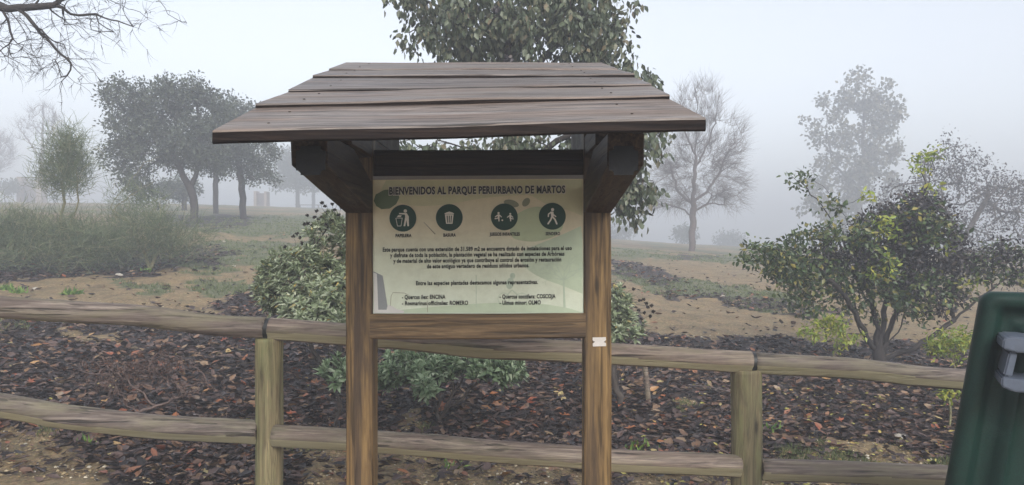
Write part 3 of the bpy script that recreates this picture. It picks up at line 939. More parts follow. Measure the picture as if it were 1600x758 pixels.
for t0, t1 in ((-1, -0.62), (-0.38, -0.12), (0.12, 0.38), (0.62, 1)):
    fig.append([(x + 6.8 * t0, y - 4.6), (x + 6.8 * t1, y - 4.6), (x + 5.0 * t1, y + 9.6), (x + 5.0 * t0, y + 9.6)])
fig.append([(x - 6.7, y - 5.0), (x + 6.7, y - 5.0), (x + 6.6, y - 3.0), (x - 6.6, y - 3.0)]); fig.append([(x - 5.1, y + 8.2), (x + 5.1, y + 8.2), (x + 5, y + 9.8), (x - 5, y + 9.8)])
pictogram(x, y, fig)
x, y = 788, 339
fig = []
for (ox, oy, s_) in ((-9, 0, 1.0), (9.3, 0.6, 0.9)):
    g = lambda a, b: (x + ox + a * s_, y + oy + b * s_)
    fig += [ell(*g(0, -6), 1.7 * s_, 1.7 * s_, n=14)] + limb(g(-5, 0), g(-1, -3.2), g(1, -3.2), g(4.5, 0), w=0.8 * s_) + [[g(-1.6, -3.6), g(1.8, -3.6), g(1.5, 2.5), g(1.6, 7), g(-0.2, 7), g(-0.6, 3), g(-1.4, 2)]] + limb(g(-0.4, 2), g(-5.5 if ox < 0 else 5.2, 2.8), w=0.8 * s_)
fig.append(ell(x - 3.2, y + 5.2, 1.4, 1.4, n=12))
pictogram(x, y, fig)
x, y = 863, 338
fig = [ell(x + 0.4, y - 10.4, 2.5, 2.5, n=16), [(x - 2.6, y - 7.4), (x + 1.8, y - 7.2), (x + 2.2, y - 1), (x + 1, y + 2.4), (x - 1.8, y + 1.6)]]
fig += limb((x - 1.8, y - 6.4), (x - 6, y - 3.4), (x - 6.2, y + 0.4), w=0.95) + limb((x + 1.2, y - 3), (x + 5.4, y + 0.4), w=0.9) + limb((x - 0.6, y + 0.6), (x - 2.4, y + 5.5), (x - 6.6, y + 11.6), w=1.25) + limb((x + 0.4, y + 0.8), (x + 4.2, y + 5), (x + 7, y + 11.8), w=1.25)
pictogram(x, y, fig)

# lettering
_capH = {}
def lettering(body, x0, x1, base_l, base_r, cap, lay=8, bold=0.0, mat=None, mats=None):
    cu = bpy.data.curves.new('lettering', 'FONT'); cu.body = body; cu.size = 1.0; cu.offset = bold; cu.space_character = 1.07
    cu.resolution_u = 3
    tmp = bpy.data.objects.new('tmp_text', cu); COL.objects.link(tmp)
    bpy.context.view_layer.update()
    dg = bpy.context.evaluated_depsgraph_get()
    me = bpy.data.meshes.new_from_object(tmp.evaluated_get(dg))
    bpy.data.objects.remove(tmp)
    n = len(me.vertices); co = np.zeros(n * 3, np.float32); me.vertices.foreach_get('co', co); co = co.reshape(-1, 3)
    lo = co[:, 0].min(); hi = co[:, 0].max()
    t = (co[:, 0] - lo) / (hi - lo)
    px = x0 + (x1 - x0) * t
    py = base_l + (base_r - base_l) * t - co[:, 1] / 0.70 * cap
    Y = PY - 0.0006 * lay
    out = np.stack([(px - PCX) * Y / F, np.full(n, Y), CH - (py - PCY) * Y / F], -1) - np.array(c0)
    me.vertices.foreach_set('co', out.astype(np.float32).ravel()); me.update()
    me.materials.clear()
    me.name = 'lettering'
    o = bpy.data.objects.new('lettering', me); COL.objects.link(o); me.materials.append(mat or M_ink); o.parent = panel
    return o
lettering('BIENVENIDOS AL PARQUE PERIURBANO DE MARTOS', 607.2, 884, 304.3, 301.7, 11.6, lay=7, bold=0.085, mat=M_white)
lettering('BIENVENIDOS AL PARQUE PERIURBANO DE MARTOS', 608, 883.2, 303.9, 301.3, 11.2, lay=8, bold=0.042)
for body, a_, b_, yl, yr in (('PAPELERA', 618, 643, 370.6, 370.4), ('BASURA', 692.8, 712.3, 369.8, 369.6), ('JUEGOS INFANTILES', 765, 812.2, 368.4, 368.2), ('SENDERO', 852.6, 875.2, 367.6, 367.4)):
    lettering(body, a_, b_, yl, yr, 4.9, bold=0.04)
for body, a_, b_, yl, yr in (
        ('Este parque cuenta con una extensión de 31.589 m2 se encuentra dotado de instalaciones para el uso', 598, 893.5, 393.2, 390.6),
        ('y disfrute de toda la población, la plantación vegetal se ha realizado con especies de Arbóreas', 609.5, 882, 402.0, 399.4),
        ('y de material de alto valor ecológico ya que contribuye al control de erosión y restauración', 614.5, 877, 410.8, 408.4),
        ('de este antiguo vertedero de residuos sólidos urbanos.', 667, 827, 419.2, 417.6),
        ('Entre las especies plantadas destacamos algunas representativas.', 650, 840.5, 445.6, 443.6),
        ('- Quercus ilex: ENCINA', 628, 696, 467.4, 466.8), ('- Rosmarinus officinales: ROMERO', 628, 731.5, 477.0, 476.2),
        ('- Quercus coccifera: COSCOJA', 780.5, 868, 466.6, 465.8), ('- Ulmus minor: OLMO', 780.5, 845, 476.2, 475.6)):
    lettering(body, a_, b_, yl, yr, 6.3, bold=0.032)
# pale strip over the panel's top edge
M_strip = plain_mat('aluminium_strip', (0.30, 0.28, 0.26), rough=0.4, var=0.1)
bm = bmesh.new()
q = [P(579, 275.5, PY - 0.004), P(912, 273.5, PY - 0.004), P(912, 279, PY - 0.004), P(579, 281, PY - 0.004)]
cq = sum(q, Vector()) / 4
fr = [bm.verts.new(v - cq) for v in q]; bk = [bm.verts.new(v - cq + Vector((0, 0.01, 0))) for v in q]
bm.faces.new(fr); bm.faces.new(bk[::-1])
for i in range(4): bm.faces.new((fr[i], bk[i], bk[(i + 1) % 4], fr[(i + 1) % 4]))
o = bm_obj('top_strip', bm, M_strip, kiosk); o.location = cq
# small metal plate screwed to the post, notched ends
M_plate = plain_mat('plate_metal', (0.62, 0.58, 0.54), rough=0.4, var=0.08, scale=60)
Yp = KY - 0.004
pl = [(926, 527.5), (946.5, 527), (947, 531.5), (945.5, 532.5), (945.5, 535.5), (947, 536.5), (947, 541), (926.5, 541.5), (926, 537), (927.6, 536), (927.6, 533), (926, 532)]
bm = bmesh.new(); cp = P(936.5, 534, Yp)
fr = [bm.verts.new(P(a_, b_, Yp) - cp) for a_, b_ in pl]; bk = [bm.verts.new(P(a_, b_, Yp) - cp + Vector((0, 0.003, 0))) for a_, b_ in pl]
bm.faces.new(fr); bm.faces.new(bk[::-1])
for i in range(len(pl)): bm.faces.new((fr[i], bk[i], bk[(i + 1) % len(pl)], fr[(i + 1) % len(pl)]))
po = bm_obj('metal_plate', bm, M_plate, kiosk); po.location = cp
for sx in (928.5, 944.8):
    bm = bmesh.new()
    bmesh.ops.create_cone(bm, cap_ends=True, segments=10, radius1=0.0022, radius2=0.0018, depth=0.003, matrix=Matrix.Translation(P(sx, 534.3, Yp - 0.0015) - cp) @ Matrix.Rotation(math.pi / 2, 4, 'X'))
    so = bm_obj('screw', bm, M_blue_black, None); so.parent = po

# ------------------------------------------------------------ post and rail fence
FY = 4.0
fence = empty('wooden_fence', G(420, FY), label='round pole post and rail fence of two weathered rails crossing behind the noticeboard', cat='fence')
def rail(pts, thick, ends=(0.012, 0.012), dy=0.0, facet=-0.60):
    """pts: (px, py[, dY])"""
    Pn = [P(p[0], p[1], FY + (p[2] if len(p) > 2 else dy)) for p in pts]
    return log('rail', Pn, thick / 2, M_rail, fence, ends=ends, facet=(facet, 0.88) if facet is not None else None, sides=44)
rail([(-340, 452), (0, 481), (200, 493), (330, 508), (416, 513)], 0.122, facet=-1.45)
rail([(420, 514), (600, 527), (760, 543), (960, 553), (1100, 562), (1174, 565)], 0.118)
rail([(1178, 567), (1340, 577), (1500, 593), (1930, 626)], 0.116)
rail([(-340, 585, -0.0), (0, 633), (110, 652), (250, 667), (404, 676, 0.02)], 0.128)
rail([(426, 681, -0.045), (560, 688, -0.03), (760, 704), (960, 719), (1157, 728, -0.01)], 0.118)
rail([(1189, 733, 0.0), (1340, 739), (1500, 746), (1930, 775)], 0.116)
def fpost(px0, px1, ptop, notch=None):
    w = (px1 - px0) * (FY + 0.02) / F
    xc = (px0 + px1) / 2
    top = P(xc, ptop, FY + 0.03); bot = Vector(top); bot.z = float(terr(top.x, top.y)) - 0.25
    o = log('post', [bot, bot.lerp(top, 0.33), bot.lerp(top, 0.66), top], w / 2, M_fpost, fence, seg=0.04, ends=(0.02, 0.008))
    return o
fpost(400, 442, 527); fpost(1142, 1190, 576); fpost(-360, -316, 466); fpost(1906, 1952, 640)
# near-black plugs paint the shade in the gaps between rail ends
M_joint_shade = plain_mat('joint_shade', (0.012, 0.013, 0.012), rough=0.5, var=0.3)
for (px, py, dd, th) in ((418, 513.5, 0.0, 0.060), (1176, 566, 0.0, 0.058)):
    c = P(px, py, FY + dd)
    o = log('joint_gap', [c + Vector((-0.014, 0, 0)), c + Vector((0.014, 0, -0.001))], th - 0.004, M_joint_shade, fence, ends=(0.002, 0.002), seg=0.02)

# ------------------------------------------------------------ waste container
def plastic_mat():
    m, nt, bs, out = new_mat('green_plastic')
    tc = node(nt, 'ShaderNodeTexCoord'); L = nt.links.new
    n = node(nt, 'ShaderNodeTexNoise', Scale=5.0, Detail=5.0, Roughness=0.7); L(tc.outputs['Object'], n.inputs['Vector'])
    n2 = node(nt, 'ShaderNodeTexNoise', Scale=260.0, Detail=2.0); L(tc.outputs['Object'], n2.inputs['Vector'])
    bs.inputs['Specular IOR Level'].default_value = 0.28
    r = ramp(nt, [(0.3, (0.002, 0.016, 0.011)), (0.6, (0.004, 0.028, 0.020)), (0.78, (0.018, 0.045, 0.036))]); L(n.outputs[0], r.inputs[0])
    r2 = ramp(nt, [(0.3, (0.7, 0.7, 0.7)), (0.7, (1.4, 1.4, 1.4))]); L(n2.outputs[0], r2.inputs[0])
    L(mix(nt, r.outputs[0], r2.outputs[0], 1.0, 'MULTIPLY'), bs.inputs['Base Color'])
    bs.inputs['Roughness'].default_value = 0.5
    b = node(nt, 'ShaderNodeBump', Strength=0.25, Distance=0.002); L(n2.outputs[0], b.inputs['Height']); L(b.outputs[0], bs.inputs['Normal'])
    return m
M_green = plastic_mat(); M_handle = plain_mat('grey_plastic', (0.10, 0.12, 0.16), rough=0.5, var=0.12, scale=60)
YAW = math.radians(-27)
BFL = Vector((731 * 2.5 / F, 2.5, 0))                 # front left top corner of the face
bz1 = CH - (456 - PCY) * 2.5 / F
zbot = float(terr(1.8, 2.5)) + 0.12
slope = 42 / 303 / math.cos(YAW) * 0.94
bxw = 0.62
_c, _s = math.cos(YAW), math.sin(YAW)
_off = Vector((-bxw * _c - (-0.35) * _s, -bxw * _s + (-0.35) * _c, 0))
cont = empty('waste_container', BFL - _off, label='dark green plastic waste container with a grey lifting lug, rounded top corner', cat='waste container')
cont.rotation_euler = (0, 0, YAW)
bxc = 0.0
HL = lambda t, py: (-bxw + t, CH - (py - PCY) * 2.37 / F)
def outline(inset, n=8):
    zt = bz1 - inset; zb2 = zbot + inset * 0.6
    wt_ = bxw - inset; wb = bxw - inset + (zt - zb2) * slope
    r = max(0.012, 0.045 - inset * 0.35)
    o = []
    for i in range(n + 1):                               # top-left corner
        a = math.pi - i / n * math.pi / 2
        o.append((-wt_ + r + r * math.cos(a), zt - r + r * math.sin(a)))
    for i in range(n + 1):
        a = math.pi / 2 - i / n * math.pi / 2
        o.append((wt_ - r + r * math.cos(a), zt - r + r * math.sin(a)))
    for i in range(n + 1):
        a = -i / n * math.pi / 2
        o.append((wb - r + r * math.cos(a), zb2 + r + r * math.sin(a)))
    for i in range(n + 1):
        a = -math.pi / 2 - i / n * math.pi / 2
        o.append((-wb + r + r * math.cos(a), zb2 + r + r * math.sin(a)))
    return o
bm = bmesh.new()
layers = [(0.05, 0.60), (0.0, 0.05), (0.003, 0.02), (0.014, 0.004), (0.028, 0.0), (0.045, 0.004), (0.053, 0.012), (0.066, 0.045), (0.078, 0.052), (0.098, 0.050), (0.112, 0.042), (0.128, 0.016), (0.140, 0.014), (0.152, 0.035), (0.17, 0.045)]
rings = []
for ins, yy in layers:
    rings.append([bm.verts.new((p[0], yy - 0.35, p[1])) for p in outline(ins)])
n = len(rings[0])
for a_, b_ in zip(rings[:-1], rings[1:]):
    for i in range(n): bm.faces.new((a_[i], a_[(i + 1) % n], b_[(i + 1) % n], b_[i]))
bm.faces.new(rings[0]); bm.faces.new(rings[-1][::-1])
body = bm_obj('body', bm, M_green, cont, smooth=True)
body.matrix_parent_inverse = Matrix()
body.modifiers.new('es', 'EDGE_SPLIT').split_angle = math.radians(50)
# lug: a rectangular grey frame
bm = bmesh.new()
def bxz(bm, pts_px, y0, y1):
    fr = [bm.verts.new((HL(*p)[0], y0, HL(*p)[1])) for p in pts_px]; bk = [bm.verts.new((v.co.x, y1, v.co.z)) for v in fr]
    bm.faces.new(fr); bm.faces.new(bk[::-1])
    for i in range(len(fr)): bm.faces.new((fr[i], bk[i], bk[(i + 1) % len(fr)], fr[(i + 1) % len(fr)]))
x_ = 0.55
bxz(bm, [(0.052, 530), (0.066, 526), (x_, 526), (x_, 550), (0.085, 550), (0.050, 545)], -0.47, -0.30)
bxz(bm, [(0.070, 550.8), (0.094, 550.8), (0.078, 590), (0.054, 588)], -0.455, -0.30)
bxz(bm, [(0.048, 588.8), (0.082, 590.8), (x_, 592), (x_, 612), (0.078, 611), (0.046, 604)], -0.475, -0.30)
bxz(bm, [(x_ - .04, 550.8), (x_ - .003, 550.8), (x_ - .003, 591), (x_ - .04, 591)], -0.455, -0.30)
bmesh.ops.bevel(bm, geom=bm.edges[:], offset=0.005, segments=2, affect='EDGES')
lug = bm_obj('handle', bm, M_handle, cont); lug.matrix_parent_inverse = Matrix()
M_tyre = plain_mat('tyre_rubber', (0.02, 0.02, 0.02), rough=0.8)
for sx in (-1, 1):
    for sy in (0.12, 0.58):
        bm = bmesh.new()
        bmesh.ops.create_cone(bm, cap_ends=True, segments=24, radius1=0.09, radius2=0.09, depth=0.05, matrix=Matrix.Rotation(math.pi / 2, 4, 'Y'))
        bmesh.ops.bevel(bm, geom=[e for e in bm.edges], offset=0.006, segments=2, affect='EDGES')
        wv = bm_obj('wheel', bm, M_tyre, None); wv.parent = cont
        wv.location = (sx * 0.55, sy - 0.35, float(terr(1.8, 2.5)) + 0.09)

#@@VEG@@
# ------------------------------------------------------------ vegetation materials
M_bark = plain_mat('grey_brown_bark', (0.075, 0.06, 0.05), rough=0.8, var=0.45, scale=14, bump=0.6)
M_bark_d = plain_mat('dark_bark', (0.035, 0.028, 0.026), rough=0.8, var=0.4, scale=14, bump=0.5)
M_bark_p = plain_mat('pale_stem', (0.22, 0.20, 0.10), rough=0.7, var=0.35, scale=20, bump=0.3)
M_twig = plain_mat('reddish_twig', (0.11, 0.085, 0.078), rough=0.8, var=0.3, scale=10)
M_oak = leaf_mat('oak_leaf', [(0.0, (0.022, 0.032, 0.020)), (0.5, (0.045, 0.060, 0.035)), (1.0, (0.09, 0.11, 0.07))], transl=0.1)
M_pop = leaf_mat('hanging_leaf', [(0.0, (0.035, 0.052, 0.028)), (0.4, (0.075, 0.098, 0.055)), (0.75, (0.15, 0.175, 0.11)), (0.93, (0.17, 0.17, 0.105)), (1.0, (0.19, 0.15, 0.09))], rough=0.42, transl=0.16)
M_sage = leaf_mat('sage_leaf', [(0.0, (0.13, 0.17, 0.085)), (0.4, (0.27, 0.32, 0.18)), (0.75, (0.35, 0.40, 0.27)), (0.95, (0.50, 0.53, 0.38)), (1.0, (0.5, 0.36, 0.08))], rough=0.7, transl=0.15, spec=0.3)
M_sage_b = leaf_mat('sage_leaf_green', [(0.0, (0.09, 0.14, 0.065)), (0.4, (0.19, 0.27, 0.14)), (0.8, (0.32, 0.41, 0.25)), (1.0, (0.46, 0.52, 0.36))], rough=0.65, transl=0.15, spec=0.3)
M_seed = leaf_mat('seed_head', [(0.0, (0.012, 0.009, 0.009)), (1.0, (0.04, 0.028, 0.025))], rough=0.9, transl=0)
M_broom = leaf_mat('broom_strand', [(0.0, (0.055, 0.08, 0.04)), (0.5, (0.12, 0.165, 0.08)), (0.85, (0.20, 0.235, 0.12)), (1.0, (0.32, 0.29, 0.17))], rough=0.6, transl=0)
M_shrub_g = leaf_mat('shrub_green_leaf', [(0.0, (0.03, 0.055, 0.02)), (0.45, (0.06, 0.105, 0.035)), (0.75, (0.11, 0.15, 0.05)), (0.92, (0.22, 0.21, 0.07)), (1.0, (0.34, 0.28, 0.06))], rough=0.4, transl=0.2)
M_shrub_d = leaf_mat('shrub_dark_leaf', [(0.0, (0.016, 0.014, 0.018)), (0.55, (0.035, 0.030, 0.036)), (0.85, (0.065, 0.055, 0.058)), (1.0, (0.11, 0.09, 0.075))], rough=0.45, transl=0.05)
M_yel = leaf_mat('yellow_green_leaf', [(0.0, (0.13, 0.20, 0.03)), (0.5, (0.28, 0.36, 0.05)), (1.0, (0.50, 0.47, 0.08))], rough=0.45, transl=0.3)
M_far = leaf_mat('far_tree_leaf', [(0.0, (0.05, 0.052, 0.03)), (0.6, (0.09, 0.088, 0.052)), (1.0, (0.15, 0.13, 0.075))], transl=0.15)
M_grass = leaf_mat('grass_blade', [(0.0, (0.06, 0.085, 0.03)), (0.5, (0.12, 0.16, 0.055)), (0.85, (0.20, 0.23, 0.09)), (1.0, (0.28, 0.26, 0.12))], rough=0.6, transl=0.15)
M_litter = leaf_mat('fallen_leaf_mix', [(0.0, (0.012, 0.009, 0.009)), (0.30, (0.034, 0.022, 0.020)), (0.52, (0.060, 0.038, 0.034)), (0.70, (0.12, 0.078, 0.066)), (0.84, (0.16, 0.088, 0.052)), (0.92, (0.27, 0.19, 0.12)), (0.965, (0.27, 0.085, 0.045)), (0.985, (0.38, 0.15, 0.06)), (1.0, (0.42, 0.36, 0.16))], rough=0.38, transl=0, spec=0.4)
M_yfall = leaf_mat('fallen_yellow_leaf', [(0.0, (0.34, 0.32, 0.07)), (0.6, (0.50, 0.45, 0.12)), (1.0, (0.45, 0.25, 0.08))], rough=0.4, transl=0.1)
M_ofall = leaf_mat('fallen_orange_leaf', [(0.0, (0.22, 0.055, 0.03)), (0.5, (0.33, 0.10, 0.045)), (0.8, (0.42, 0.17, 0.07)), (1.0, (0.38, 0.24, 0.14))], rough=0.45, transl=0.1)
M_stone = plain_mat('pale_stone', (0.42, 0.38, 0.32), rough=0.85, var=0.3, scale=25, bump=0.5)
M_pebble = leaf_mat('pebble', [(0.0, (0.10, 0.07, 0.04)), (0.5, (0.30, 0.21, 0.10)), (0.85, (0.50, 0.39, 0.22)), (1.0, (0.72, 0.68, 0.58))], rough=0.8, transl=0)

def plant(name, base, **kw):
    return empty(name, base, **kw)

def arr(vs): return np.array([list(v) for v in vs])

# ---- tree behind the board, long-stalked hanging leaves
T = plant('leafy_tree', G(806, 8.0), label='dense dark leafy tree with drooping leaves rising directly behind the noticeboard roof', cat='tree')
Y0 = 8.0
limbs = [[G(806, Y0, -0.2), P(806, 470, Y0), P(808, 330, Y0), P(800, 200, Y0), P(790, 60, Y0), P(800, -80, Y0)],
         [P(806, 300, Y0), P(870, 220, Y0 - .2), P(930, 180, Y0 - .3), P(985, 200, Y0 - .4)],
         [P(806, 200, Y0), P(740, 90, Y0 - .1), P(700, 20, Y0), P(640, -10, Y0)],
         [P(800, 150, Y0), P(870, 70, Y0 + .2), P(930, 0, Y0), P(980, -30, Y0)],
         [P(730, 60, Y0), P(720, 20, Y0 - .4), P(735, -60, Y0 - .4)],
         [P(806, 380, Y0), P(880, 330, Y0 + .1), P(950, 290, Y0 - .2), P(990, 285, Y0 - .3)]]
tg = blob_points([(800, -40, Y0, 180, 90, 0.9, 1.0), (750, 40, Y0, 95, 55, 0.8, 1.3), (860, 55, Y0, 115, 75, 0.9, 1.2), (640, 5, Y0, 36, 26, 0.3, 0.9), (655, 50, Y0, 22, 26, 0.2, 0.5), (624, 40, Y0, 12, 22, 0.1, 0.5), (705, 70, Y0, 30, 50, .5, .8),
                  (975, 125, Y0 - .2, 52, 32, 0.4, 1.5), (1015, 110, Y0 - .2, 22, 14, 0.2, 1.0), (945, 45, Y0, 40, 34, 0.4, 1.0), (985, 215, Y0 - .3, 48, 42, 0.4, 1.3), (960, 165, Y0, 60, 50, .5, 1), (990, 285, Y0 - .3, 44, 22, 0.3, 1.4), (985, 320, Y0 - .3, 18, 26, 0.2, 1.2), (800, 250, Y0, 200, 60, .8, .45), (660, 226, Y0, 90, 12, .4, 1.3), (830, 226, Y0, 90, 12, .4, 1.3), (1025, 190, Y0 - .3, 16, 40, .2, .7), (985, -5, Y0, 20, 10, .2, .6)], 620, shell=0.35)
N, par, tips = grow(limbs, tg, step=0.12, jit=0.25, up=0.1)
N_T = N
branch_obj('branches', N, par, 0.085, 0.004, M_bark_d, T)
foliage('foliage', tg, 27, 0.14, 0.072, 0.60, LEAF6, M_pop, T, droop=1.5, hang=0.8)
for i, (px, py) in enumerate(((776, 13), (793, 93))):
    o = link_mesh('seed_pod', leaves_mesh('seed_pod', arr([P(px, py, Y0 - 0.9)] * 30) + rand_dirs(30) * 0.02, rand_dirs(30) + [0, 0, -0.5], rand_dirs(30), np.full(30, 0.05), np.full(30, 0.04), LEAF6), M_shrub_d, T)

# ---- grey-leaved sage shrubs
def sage(base, blobs, n, k, ll, label, mat, seeds=(), rb=0.03, name='sage_shrub', ratio=0.30):
    T = plant(name, base, label=label, cat='shrub', group='grey-leaved shrubs behind the noticeboard')
    tg = blob_points(blobs, n, shell=0.7)
    tg[:, 2] = np.maximum(tg[:, 2], terr(tg[:, 0], tg[:, 1]) + 0.02)
    b = np.array(base)
    lim = [[base + Vector((0, 0, -0.05)), base + Vector((0, 0, 0.12))]]
    for q in range(7):
        t = tg[RNG.integers(len(tg))]; lim.append([base + Vector((0, 0, 0.03)), Vector(b * 0.45 + t * 0.55 + [0, 0, 0.03])])
    N, par, tips = grow(lim, tg, step=0.07, jit=0.3)
    branch_obj('stems', N, par, rb, 0.003, M_bark, T)
    # rosettes of lance-shaped leaves
    ratio = ratio * 1.2; ll = ll * 1.0; k = int(k * 1.3)
    m = len(tg); P0 = np.repeat(tg, k, 0)
    axis = tg - (b + np.array([0, 0, 0.15])); axis /= np.linalg.norm(axis, axis=1)[:, None]; axis = axis + [0, -0.15, 0.45] + RNG.normal(size=axis.shape) * 0.3
    axis /= np.linalg.norm(axis, axis=1)[:, None]
    A = np.repeat(axis, k, 0)
    lay = np.tile(np.arange(k) / k, m)
    r = rand_dirs(m * k); r -= A * (r * A).sum(1)[:, None]; r /= np.linalg.norm(r, axis=1)[:, None]
    d = A * (0.15 + 1.4 * lay)[:, None] + r
    pos = P0 + A * ((lay - 0.5) * ll * 1.1)[:, None]
    L = ll * (1.25 - 0.7 * lay) * (0.7 + 0.6 * RNG.random(m * k))
    link_mesh('foliage', leaves_mesh('foliage', pos, d, A + 0.01, L, L * ratio, LANCE), mat, T)
    if len(seeds):
        st = []; hd = []
        for (px, py, Yh) in seeds:
            h = P(px, py, Yh); k2 = int(np.argmin(((tg - np.array(h)) ** 2).sum(1)))
            st.append((tg[k2], np.array(h))); hd.append(np.array(h))
        S0 = np.array([a for a, b_ in st]); S1 = np.array([b_ for a, b_ in st])
        ribbons('seed_stalks', S0, S1, RNG.normal(size=S0.shape) * 0.02, np.full(len(S0), 0.0028), M_bark_d, T)
        for h_ in hd:
            HP = np.repeat(h_[None], 30, 0); dd = rand_dirs(30) * np.array([1, 1, 0.75])
            link_mesh('seed_head', leaves_mesh('seed_head', HP, dd, rand_dirs(30), 0.015 + 0.009 * RNG.random(30), np.full(30, 0.013), LEAF6), M_seed, T)
    return T
rs = random.Random(3)
seedsA = [(x, y, 6.1 + rs.random() * .4) for x, y in [(503, 317), (512, 331), (508, 322), (519, 319), (523, 328), (527, 315), (495, 330), (497, 343), (488, 352), (481, 349), (480, 337), (500, 357), (512, 342), (529, 336), (533, 325), (518, 345), (525, 350), (458, 369), (464, 365), (469, 371), (472, 380), (446, 386), (476, 351), (503, 340), (509, 351), (492, 339)]]
sage(G(520, 6.3), [(470, 445, 6.3, 62, 52, 0.45, 1.4), (520, 390, 6.4, 40, 62, 0.4, 1.2), (545, 460, 6.1, 55, 50, 0.4, 1), (428, 448, 6.2, 26, 44, .3, 1.8), (450, 410, 6.2, 30, 26, .3, 1.2), (490, 480, 5.9, 60, 22, 0.3, 1.3), (570, 400, 6.5, 40, 70, 0.4, .7), (640, 470, 6.4, 70, 50, .4, .4), (520, 500, 5.8, 60, 16, .2, 1.2)], 1050, 13, 0.062,
     'large grey-green leafy shrub with brown seed heads left of the noticeboard', M_sage, seedsA)
sage(G(690, 5.75), [(630, 575, 5.65, 42, 24, 0.22, 1.2), (690, 575, 5.7, 45, 20, 0.2, 1), (665, 605, 5.45, 16, 18, 0.1, 1), (760, 575, 5.65, 30, 22, 0.2, 1.1), (795, 580, 5.6, 26, 22, 0.18, 1.1), (730, 560, 5.8, 90, 16, 0.25, .8), (600, 590, 5.6, 15, 20, .1, .7)], 330, 13, 0.060,
     'low sprawling sage-green shrub under the noticeboard between the fence rails', M_sage_b, (), rb=0.02, ratio=0.36)
sage(G(522, 5.3), [(524, 578, 5.3, 20, 20, 0.12, 1), (532, 590, 5.25, 12, 16, 0.1, .5)], 22, 15, 0.07,
     'small pale green sprig under the top rail beside the left noticeboard post', M_sage_b, (), rb=0.012, ratio=0.34)
seedsC = [(x, y, 6.2 + rs.random() * .3) for x, y in [(960, 447), (975, 449), (990, 452), (968, 460), (1005, 468), (1012, 480), (1000, 470), (1018, 478), (1007, 489), (1016, 494), (998, 485), (1010, 474), (1021, 487), (984, 476), (994, 493), (1002, 499)]]
sage(G(965, 6.4), [(965, 480, 6.3, 26, 34, 0.3, 1.3), (985, 510, 6.2, 26, 20, 0.2, 1), (950, 510, 6.3, 30, 28, .3, 1)], 170, 13, 0.062,
     'narrow grey-green shrub with dark seed heads at the right noticeboard post', M_sage, seedsC)

# ---- wispy broom thicket on the left
def broom(base, clumps, label, n_str, strand, name='broom_bush', lim_extra=()):
    T = plant(name, base, label=label, cat='bush')
    tg = blob_points(clumps, max(60, n_str // 28), shell=0.3)
    tg[:, 2] = np.maximum(tg[:, 2], terr(tg[:, 0], tg[:, 1]) + 0.1)
    lim = [[base + Vector((0, 0, -0.1)), base + Vector((0, 0, 0.25))]]
    lim += [list(l) for l in lim_extra]
    N, par, tips = grow(lim, tg, step=0.16, jit=0.35, persist=0.3)
    branch_obj('stems', N, par, 0.045, 0.004, M_bark_p, T)
    k = 20; S0 = np.repeat(tg, k, 0) + RNG.normal(size=(len(tg) * k, 3)) * 0.13
    out = S0 - np.array(base); out /= np.linalg.norm(out, axis=1)[:, None]
    d = rand_dirs(len(S0)) * 0.85 + out * 0.4 + [0, 0, 0.3]
    L = strand * (0.5 + 0.8 * RNG.random(len(S0)))
    E = S0 + d / np.linalg.norm(d, axis=1)[:, None] * L[:, None]
    E[:, 2] = np.maximum(E[:, 2], terr(E[:, 0], E[:, 1]) + 0.03)
    ribbons('strands', S0, E, rand_dirs(len(S0)) * L[:, None] * 0.18, np.full(len(S0), 0.0045), M_broom, T, seg=3)
    return T
YB = 13.0
broom(G(95, YB), [(108, 242, YB, 20, 28, 0.3, 2.4), (98, 278, YB, 30, 24, 0.4, 2.2), (60, 370, YB, 75, 30, 0.7, 1.4), (110, 385, YB - .3, 70, 26, 0.6, 1.6)], 'tall wispy green broom bush with an upright plume, leftmost in the thicket', 9500, 0.30,
      lim_extra=[[G(95, YB), P(97, 330, YB), P(105, 260, YB), P(108, 222, YB)], [G(95, YB), P(60, 350, YB), P(30, 320, YB), P(-5, 295, YB)], [G(95, YB), P(118, 330, YB), P(121, 285, YB), P(112, 250, YB)]])
broom(G(235, 13.4), [(230, 370, 13.4, 75, 32, 0.7, 1.3), (180, 385, 13.0, 60, 26, 0.5, 1.1), (215, 320, 13.6, 42, 28, 0.5, .6), (280, 375, 13.6, 45, 26, .5, .8)], 'low spreading broom bush with bare yellowish branches below the left oak', 5600, 0.30,
      lim_extra=[[G(235, 13.4), P(200, 345, 13.4), P(172, 325, 13.3), P(180, 310, 13.3), P(200, 292, 13.3), P(215, 270, 13.3), P(225, 254, 13.3), P(248, 245, 13.3)],
                 [P(200, 345, 13.4), P(176, 330, 13.3), P(205, 304, 13.2), P(232, 285, 13.2)], [G(235, 13.4), P(250, 345, 13.4), P(262, 318, 13.4), P(285, 318, 13.4), P(296, 332, 13.4)], [P(240, 340, 13.4), P(236, 316, 13.4), P(250, 310, 13.4), P(272, 318, 13.4)]])
broom(G(-20, 12.6), [(-25, 370, 12.6, 60, 38, 0.6, 1), (10, 395, 12.4, 50, 22, 0.5, .9)], 'pale straw-green broom bush cut off by the photo edge, farthest left of the thicket', 3000, 0.30)

